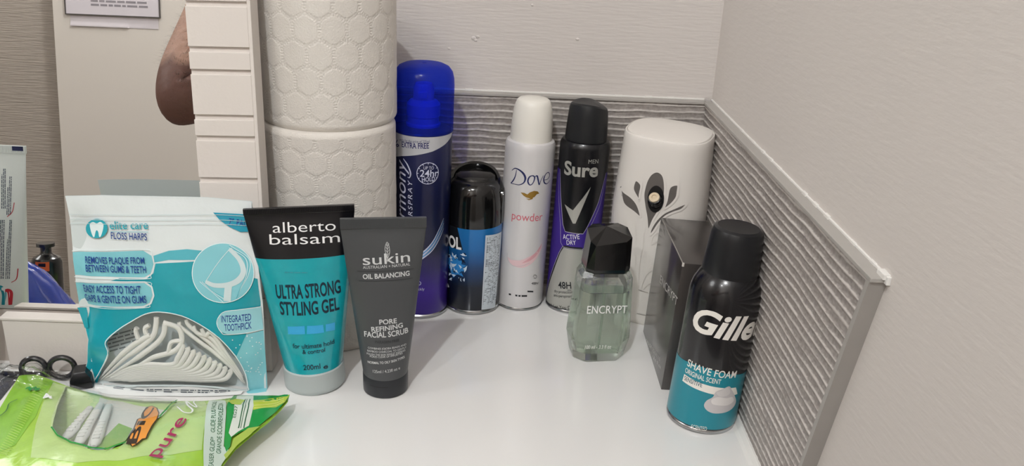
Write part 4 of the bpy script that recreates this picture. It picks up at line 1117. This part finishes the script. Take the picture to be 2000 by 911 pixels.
for i, (p0_, p1_) in enumerate((((128, 862), (172, 808)), ((152, 872), (194, 800)), ((184, 874), (211, 802)))):
    A_, B_ = BS0.at(*p0_), BS0.at(*p1_); d = B_ - A_; L = float(np.linalg.norm(d)); an = math.degrees(math.atan2(d[1], d[0]))
    r_ = thing('disposable_razor', ['white razor handle nearest the green seal inside the clear window of the green bag', 'middle white razor handle inside the clear window of the green bag', 'white razor handle nearest the orange logo inside the clear window of the green bag'][i], 'razor', (A_[0], A_[1], 11), 'razors inside the green bag', yaw=an)
    b = MB(); b.loft([[(x, w_ * math.cos(q) * 1.0, h_ + hh_ * math.sin(q)) for q in (2 * math.pi * k / 16 for k in range(16))] for x, w_, h_, hh_ in ((0, 1.5, 0, 1.2), (3, 3.4, 0, 2.2), (12, 4.2, 0, 2.6), (L * .5, 3.2, .3, 2.2), (L * .85, 3.0, .6, 2.0), (L + 4, 2.4, .6, 1.6))], RAZ)
    for k in range(6): b.box((6 + k * 4, -2.2, 2.0), (7.6 + k * 4, 2.2, 3.0), RAZ, .3)
    b.build('razor_handle', r_)
    b = MB(); b.box((-10, -8, -3.2), (-3, 8, 1.2), RAZ, 1.2); b.box((-8, -7.5, 1.0), (-5, 7.5, 1.8), STEEL, .2); b.build('razor_head', r_)

# ------------------------------------------------------------------ small black things between the bag and the box
t = thing('nail_scissors', 'black-handled scissors poking out behind the green bag at the foot of the white box', 'scissors', (-349, 590, 0), yaw=4)
BH = mat('black_scissor_plastic', '#18191d', .2, coat=.4)
for cx_, cy_, rx_, ry_, nm in ((15, 8, 9.6, 8, 0), (-6, 7, 9, 7.5, 1)):
    b = MB(); P = [(cx_ + rx_ * math.cos(q), cy_ * .6 + 1.5 * math.sin(q), 11 + ry_ * math.sin(q)) for q in (2 * math.pi * i / 40 for i in range(41))]
    b.tube(P, 2.2, BH, 10); b.tube([(cx_ - rx_ * .5, cy_ * .6, 11 - ry_ * .8), (cx_ - 24, 3 + nm, 6), (-36, 4 + nm, 4 + nm)], [2.4, 2.2, 1.6], BH, 8); b.build('finger_loop', t)
b = MB()
for k in (0, 1): b.loft([[(-34, 1 + k, 3 + k), (-34, 6 + k, 3 + k), (-34, 6 + k, 4 + k), (-34, 1 + k, 4 + k)], [(-78, 3 + k, 3 + k), (-78, 3.5 + k, 3 + k), (-78, 3.5 + k, 3.6 + k), (-78, 3 + k, 3.6 + k)]], STEEL)
b.build('blades', t, smooth=False)
t = thing('black_case', 'small black plastic case wedged between the scissors and the floss pouch', 'case', (-318, 590, 0), yaw=24)
b = MB(); b.loft([[(x * k, y * k2, z) for x, y in ((-8, -9), (8, -9), (10, 8), (-6, 9))] for z, k, k2 in ((0, .95, .95), (1, 1, 1), (9, .9, .95), (13, .55, .8), (14, .5, .7))], mat('black_case_plastic', '#16171b', .35), True, True)
b.build('case_shell', t, angle=30); b = MB(); b.box((-7.6, -9.3, 5.2), (8, -8.6, 5.8), mat('black_case_seam', '#050506', .5)); b.build('case_seam', t, smooth=False)
t = thing('grey_wash_cloth', 'dark grey folded cloth at the left edge under the clear wrapper', 'cloth', (-398, 575, 0), yaw=6)
b = MB(); n_ = 26
b.add([(-40 + 70 * i / n_, -26 + 52 * j / n_, 7.5 * (1 - abs(2 * i / n_ - 1) ** 5) * (1 - abs(2 * j / n_ - 1) ** 5) + 1.6 * noise.noise(Vector((i * .4, j * .4, 2))) * (1 - abs(2 * i / n_ - 1) ** 4) + .4) for i in range(n_ + 1) for j in range(n_ + 1)],
      [(i * (n_ + 1) + j, (i + 1) * (n_ + 1) + j, (i + 1) * (n_ + 1) + j + 1, i * (n_ + 1) + j + 1) for i in range(n_) for j in range(n_)], mat('grey_cloth', '#5a5a60', .8, noise_amt=.5, noise_scale=300, bump=.0006, bump_scale=500)); b.build('folded_cloth', t, angle=180)
t = thing('clear_wrapper', 'crumpled clear plastic wrapper over the scissors at the left edge', 'wrapper', (-362, 585, 0))
b = MB(); n_ = 34
b.add([(-62 + 100 * i / n_, -18 + 34 * j / n_, 1 + (25 * math.sin(math.pi * min(1, (j + 3) / n_)) ** .7) * (.75 + .4 * noise.noise(Vector((i * .21, j * .15, 6)))) * float(np.interp(i, (0, 4, 26, n_), (.4, .8, 1, .15))) + 2.2 * noise.noise(Vector((i * .5, j * .5, 1)))) for i in range(n_ + 1) for j in range(n_ + 1)],
      [(i * (n_ + 1) + j, (i + 1) * (n_ + 1) + j, (i + 1) * (n_ + 1) + j + 1, i * (n_ + 1) + j + 1) for i in range(n_) for j in range(n_)], clear_film('wrapper_film', gloss=.05, bump=.0016)); b.build('wrapper_sheet', t, angle=180)

# ------------------------------------------------------------------ things left of the view, seen in the mirror
t = thing('toothpaste_tube', 'white toothpaste tube standing at the left edge of the mirror view', 'toothpaste', (-412, 588, 0), yaw=4)
TPW = mat('toothpaste_white', '#dfe5e4', .3, coat=.3)
pd = tube_body(20, 19, 166, 30, .9)
b, fn, c = tube_thing(t, pd, 20, 166, 30, TPW, [(20, 166, TPW)], 6)
BK = lambda u, v: (u, pd(v)[1] * math.sqrt(max(0.0, 1 - (min(abs(u), pd(v)[0] * .985) / pd(v)[0]) ** 2)), v)
S = Surf(BK, t, (0, 80), -1, mirror=MY)
INKS = mat('toothpaste_small_print', '#4b5568', .5)
for (a_, b_, c_, n_) in (((12, 408), (12, 330), (2, 408), 3), ((22, 420), (24, 345), (12, 420), 3), ((8, 545), (10, 430), (-10, 545), 5), ((20, 545), (24, 430), (10, 545), 3)):
    S.scribble(b, a_, b_, c_, n_, INKS, rnd, .5)
for k, cl in enumerate(('#1791a3', '#e8eceb', '#c02638')):
    S.line(b, smooth_path(S.pts([(0 + k * 7 - 4, 566 - 4 + k * 3), (6 + k * 7 - 4, 562 + k * 3), (8 + k * 6, 574), (6 + k * 7, 596)])), [2.2, 3, 3, 2], mat('stripe_' + ('teal', 'white', 'red')[k], cl, .35), off=.2)
S.line(b, smooth_path(S.pts([(14, 424), (24, 414), (28, 396)])), .5, MATS['stripe_red']); S.line(b, smooth_path(S.pts([(22, 552), (32, 545), (35, 525)])), .5, MATS['stripe_red'])
b.build('tube_body', t); c.build('crimped_end', t, smooth=False)
b = MB(); b.box((20, 1.6, 168), (29, 2.2, 171.5), mat('navy_mark', '#1c2350', .5)); b.build('corner_mark', t, smooth=False)
b = MB(); b.lathe([(17, 0), (18.5, 1.5), (18.2, 18), (17, 20.5), (8, 20.6)], WHITE); b.build('screw_cap', t)
b2_ = thing('beard_oil_bottle', 'small black bottle with an orange label reflected in the mirror', 'bottle', (0, 0, 0))
GP = Surf(lambda u, v: (u, 470.0, v), None, (-400, 50), 1, mirror=MY)
q0, q1, q2 = GP.at(66, 545), GP.at(121, 545), GP.at(92, 475)
bw = (q1[0] - q0[0]) / 2; b2_.matrix_world = Matrix.Translation(Vector(((q0[0] + q1[0]) / 2, 470, 0)) * MM); ht = q2[1]
b = MB(); b.lathe([(bw * .9, 0), (bw, 2), (bw, ht * .72), (bw * .88, ht * .78), (bw * .45, ht * .83), (bw * .36, ht * .86), (bw * .36, ht * .94), (bw * .6, ht * .95), (bw * .6, ht), (bw * .3, ht)], mat('black_glass', '#121314', .2, coat=.4)); 
SR = Surf(lambda u, v: (bw * math.sin(u / bw), bw * math.cos(u / bw), v), b2_, (0, ht * .5), -1, mirror=MY)
SR.shape(b, SR.pts([(69, 512), (96, 512), (97, 540), (69, 539)]), mat('orange_paper_label', '#e0672a', .5), step=2)
SR.shape(b, SR.pts([(75, 515), (89, 515), (89, 522), (75, 521)]), INKK, off=.2, step=2)
SR.shape(b, SR.pts([(70, 529), (97, 530), (97, 540), (70, 539)]), INKK, off=.2, step=2); SR.scribble(b, (72, 532), (95, 533), (72, 537.5), 1, mat('label_cream_ink', '#d8c0a8', .5), rnd, .9, off=.3)
b.build('bottle_body', b2_)
t = thing('blue_packet', 'shiny blue plastic packet reflected at the bottom of the mirror', 'packet', (-425, 522, 0), yaw=0)
b = MB(); n_ = 30; BLF = mat('blue_film', '#1f3ea8', .2, coat=.6, noise_amt=.3, noise_scale=30)
v_ = []
for i in range(n_ + 1):
    for j in range(n_ + 1):
        x, y = -70 + 115 * i / n_, -24 + 42 * j / n_; e = (1 - abs(2 * i / n_ - 1) ** 4) * (1 - abs(2 * j / n_ - 1) ** 3)
        v_.append((x, y, 1 + e * (float(np.interp(x, (-70, -40, 10, 45), (58, 66, 50, 22))) + 4 * noise.noise(Vector((i * .3, j * .25, 2)))) + abs(math.sin(x * .22 + y * .15)) * 1.6 * e))
b.add(v_, [(i * (n_ + 1) + j, (i + 1) * (n_ + 1) + j, (i + 1) * (n_ + 1) + j + 1, i * (n_ + 1) + j + 1) for i in range(n_) for j in range(n_)], BLF); b.build('packet_film', t, angle=180)

# ------------------------------------------------------------------ the photographer's bent arm, seen in the mirror
SKIN = bpy.data.materials.new('skin'); SKIN.use_nodes = True; nt = SKIN.node_tree; bs = nt.nodes['Principled BSDF']
bs.inputs['Roughness'].default_value = .55; bs.inputs['Subsurface Weight'].default_value = .1; bs.inputs['Subsurface Radius'].default_value = (.01, .004, .002)
tc = nt.nodes.new('ShaderNodeTexCoord'); n1 = nt.nodes.new('ShaderNodeTexNoise'); n1.inputs['Scale'].default_value = 90; n1.inputs['Detail'].default_value = 8; nt.links.new(tc.outputs['Object'], n1.inputs['Vector'])
mxs = nt.nodes.new('ShaderNodeMix'); mxs.data_type = 'RGBA'; mxs.inputs[6].default_value = (*lin('#a9816f'), 1); mxs.inputs[7].default_value = (*lin('#c9a492'), 1); nt.links.new(n1.outputs['Fac'], mxs.inputs[0])
at2 = nt.nodes.new('ShaderNodeAttribute'); at2.attribute_name = 'elbow_dark'  # mask: darker brown below a wavy line round the elbow
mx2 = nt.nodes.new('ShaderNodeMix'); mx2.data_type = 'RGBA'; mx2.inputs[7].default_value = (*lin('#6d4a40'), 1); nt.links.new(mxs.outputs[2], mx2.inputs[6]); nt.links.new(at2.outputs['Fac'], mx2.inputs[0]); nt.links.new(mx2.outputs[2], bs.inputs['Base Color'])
bp = nt.nodes.new('ShaderNodeBump'); bp.inputs['Distance'].default_value = .002; nt.links.new(n1.outputs['Fac'], bp.inputs['Height']); nt.links.new(bp.outputs[0], bs.inputs['Normal'])
AP = Surf(lambda u, v: (u, 200.0, v), None, (-450, 100), 1, mirror=MY)
e0 = AP.at(341, 203)
ELB = np.array((e0[0], 200.0, e0[1]))
t = thing('person', "person's bent bare arm with dark elbow, holding up a phone, seen in the mirror", 'person', tuple(ELB))


def skin_mesh(name, verts, edges, m, parent, sub=2):
    me = bpy.data.meshes.new(name); me.from_pydata([tuple(np.array(p[:3]) * MM) for p in verts], edges, []); o = bpy.data.objects.new(name, me); COL.objects.link(o); o.parent = parent
    mod = o.modifiers.new('skin', 'SKIN'); mod.use_smooth_shade = True
    for i, p in enumerate(verts): me.skin_vertices[0].data[i].radius = (p[3] * MM, (p[4] if len(p) > 4 else p[3]) * MM)
    me.skin_vertices[0].data[0].use_root = True
    s_ = o.modifiers.new('sub', 'SUBSURF'); s_.levels = s_.render_levels = sub
    dg = bpy.context.evaluated_depsgraph_get(); ev = o.evaluated_get(dg); nm = bpy.data.meshes.new_from_object(ev)
    o.modifiers.clear(); o.data = nm; nm.materials.clear(); nm.materials.append(m)
    nm.polygons.foreach_set('use_smooth', [True] * len(nm.polygons)); return o


HAND = np.array((-52.0, -48.0, 372.0)) - ELB; SH = np.array((-352.0, -110.0, 505.0)) - ELB
el = np.array((0, 0, 0.))
V = [(*(SH * .96), 50), (*(SH * .55), 45), (*(SH * .2), 40), (*(SH * .08), 39), (0, 6, -6, 38), (*(HAND * .1 + (3, 3, -2)), 36), (*(HAND * .35), 42), (*(HAND * .65), 34), (*(HAND * .86), 24, 28), (*HAND, 18, 34)]
Eg = [(i, i + 1) for i in range(9)]
for k in range(4):                                   # four fingers curling behind the phone, the thumb along its edge
    z0 = 24 - 15 * k; L_ = (22, 25, 24, 19)[k]; o_ = len(V)
    for j, (dx_, dy_) in enumerate(((10, -14), (10 + L_, -22), (10 + L_ * 1.9, -12), (10 + L_ * 2.3, 2))): V.append((HAND[0] + dx_, HAND[1] + dy_, HAND[2] + z0, 9.2 - .7 * j))
    Eg += [(9, o_), (o_, o_ + 1), (o_ + 1, o_ + 2), (o_ + 2, o_ + 3)]
o_ = len(V); V += [(HAND[0] + 4, HAND[1] - 30, HAND[2] + 22, 11), (HAND[0] + 22, HAND[1] - 34, HAND[2] + 38, 10), (HAND[0] + 42, HAND[1] - 26, HAND[2] + 44, 8.5)]
Eg += [(9, o_), (o_, o_ + 1), (o_ + 1, o_ + 2)]
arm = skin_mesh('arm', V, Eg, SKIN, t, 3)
A = arm.data.attributes.new('elbow_dark', 'FLOAT', 'POINT'); vals = []
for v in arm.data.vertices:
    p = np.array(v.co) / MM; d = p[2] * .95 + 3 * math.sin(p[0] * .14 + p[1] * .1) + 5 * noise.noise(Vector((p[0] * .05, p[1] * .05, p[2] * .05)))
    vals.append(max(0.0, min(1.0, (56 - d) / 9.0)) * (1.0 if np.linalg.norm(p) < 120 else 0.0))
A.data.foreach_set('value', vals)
hair = MB(); HK = mat('dark_arm_hair', '#4a3a34', .6); dirs = arm.data.vertices
rh = random.Random(3); polys = [p for p in arm.data.polygons if p.center.z > .0 and p.center.length < .30]
for _ in range(5200):
    p = rh.choice(polys); c = np.array(p.center) / MM; n = np.array(p.normal); L_ = rh.uniform(7, 15)
    if c @ (HAND / np.linalg.norm(HAND)) < 12: continue
    sd_ = np.array((rh.uniform(-1, 1), rh.uniform(-1, 1), rh.uniform(-1.2, .4))); a_ = np.cross(n, (0.3, .2, 1)); a_ /= np.linalg.norm(a_) + 1e-6
    c = c + a_ * rh.uniform(-6, 6); tip = c + n * L_ * .6 + sd_ * L_ * .5
    hair.add([c - a_ * .22, c + a_ * .22, tip], [(0, 1, 2)], HK)
hair.build('arm_hair', t)
t = thing('smartphone', 'dark smartphone held up behind the viewpoint', 'phone', (-42, -62, 330))
b = MB(); b.box((0, 0, 0), (150, 8, 74), mat('phone_black', '#121214', .2, coat=.4), 3.0); b.build('phone_body', t, angle=40)
b = MB(); b.box((4, -.2, 4), (146, .15, 70), mat('phone_glass', '#0a0c12', .08)); b.build('phone_screen', t, smooth=False)
